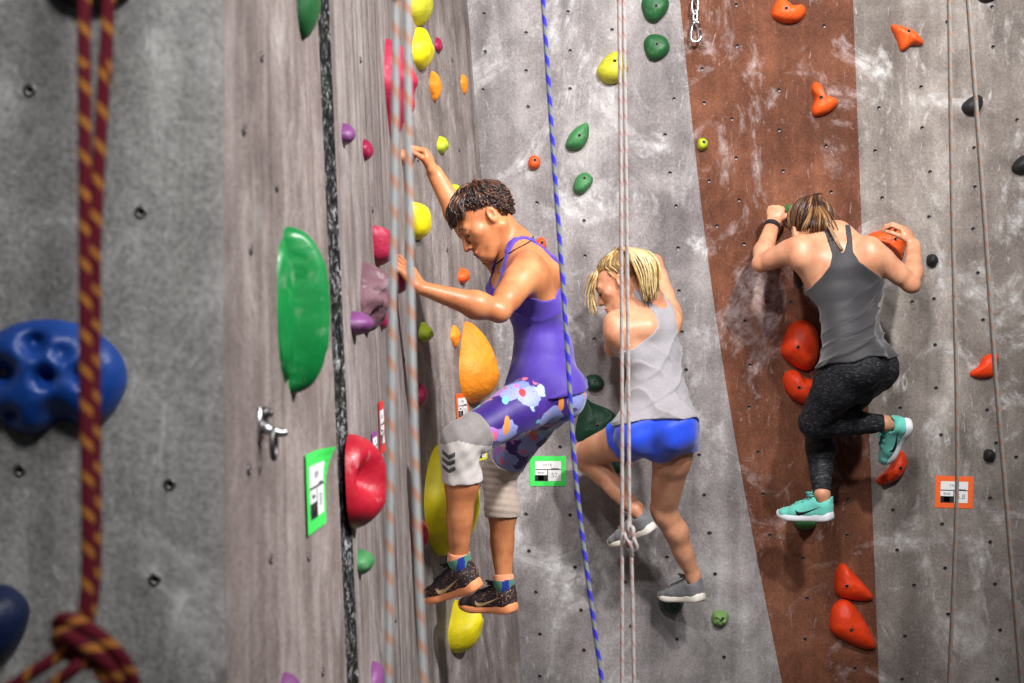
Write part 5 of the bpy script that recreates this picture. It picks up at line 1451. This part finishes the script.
for i in range(46):     # long strands hanging in front of the left shoulder
    dx = R_.gauss(0, 2.2); s0 = scalp_pt(B, nvec(A3((-.8, .2 + R_.gauss(0, .15), .3))), 1.06)
    locks.append((catmull([tuple(x) for x in (s0, Pt(795 + dx, 245, 6.20), Pt(797 + dx, 268, 6.20), Pt(799 + dx * 1.3, 288 + R_.uniform(-6, 6), 6.19))], 5), R_.uniform(.002, .004), .0008, R_.choice((0, 0, 1))))
for i in range(9):
    pth = [tiep, tiep + B.hu * .02 + B.hr * R_.uniform(-.01, .03), tiep + B.hu * R_.uniform(.02, .04) + B.hr * R_.uniform(.0, .05)]
    locks.append((catmull([tuple(x) for x in pth], 4), .003, .001, 0))
hair_obj(B, root3, capline3, locks, hair_brown, r=(.003, .001))
b = Buf(); b.tube([Vector(tiep) + (Vector(B.hr) * math.cos(a) + Vector(nvec(np.cross(tie, A3((1, 0, 0))))) * math.sin(a)) * .016 for a in [2 * PI * k / 16 for k in range(16)]], .005, 7, closed=True)
b.build('hair_tie', [M['lace_black']], root3)
# ------------------------------------------------------------------ light and camera
def area(name, loc, target, size, power, color=(1, 1, 1), spread=None):
    l = bpy.data.lights.new(name, 'AREA'); l.size = size; l.energy = power; l.color = color; l.shape = 'DISK'
    if spread: l.spread = spread
    o = bpy.data.objects.new(name, l); COL.objects.link(o); o.location = loc
    o.rotation_euler = (Vector(target) - Vector(loc)).to_track_quat('-Z', 'Y').to_euler(); return o
def spot(name, loc, target, cone, power, radius, color=(1, 1, 1), blend=1.0):
    l = bpy.data.lights.new(name, 'SPOT'); l.energy = power; l.spot_size = math.radians(cone); l.spot_blend = blend; l.shadow_soft_size = radius; l.color = color
    o = bpy.data.objects.new(name, l); COL.objects.link(o); o.location = loc
    o.rotation_euler = (Vector(target) - Vector(loc)).to_track_quat('-Z', 'Y').to_euler(); return o
spot('hall_and_fill_lamp', (2.1, 1.4, 5.5), (.7, 6.4, 3.0), 54, 2100, .16, (1, .97, .94))
spot('hall_and_fill_lamp', (-.3, 2.0, 5.6), (.5, 6.3, 2.75), 54, 900, .16, (1, .98, .96))
spot('hall_and_fill_lamp', (3.0, 1.7, 4.7), (-.35, 3.9, 1.75), 58, 2050, .14, (1, .985, .97))  # fill light added from the right to brighten the left walls
spot('hall_and_fill_lamp', (-.6, -.2, 5.0), (.1, 5.2, 2.7), 56, 900, .20, (.99, .99, 1))  # added front fill from above the camera, not a fixture of the hall
spot('hall_and_fill_lamp', (.8, -.5, 4.2), (-.4, 2.0, 1.85), 44, 620, .40, (1, 1, 1))  # soft fill added to lift the front panel and the near ropes
w = bpy.data.worlds.new('hall'); scene.world = w; w.use_nodes = True
bg = w.node_tree.nodes['Background']; bg.inputs[0].default_value = (.9, .92, 1, 1); bg.inputs[1].default_value = .09
cam = bpy.data.cameras.new('camera'); co = bpy.data.objects.new('camera', cam); COL.objects.link(co)
co.location = (0, 0, CAMZ); co.rotation_euler = (PI / 2, 0, 0)
cam.sensor_width = 36; cam.lens = F / 1024 * 36; cam.clip_start = .05
cam.dof.use_dof = True; cam.dof.focus_distance = 5.7; cam.dof.aperture_fstop = 5.6
scene.camera = co
vs_ = scene.view_settings; vs_.view_transform = 'Standard'; vs_.look = 'None'; vs_.gamma = 1; vs_.use_curve_mapping = False; vs_.exposure = -0.18
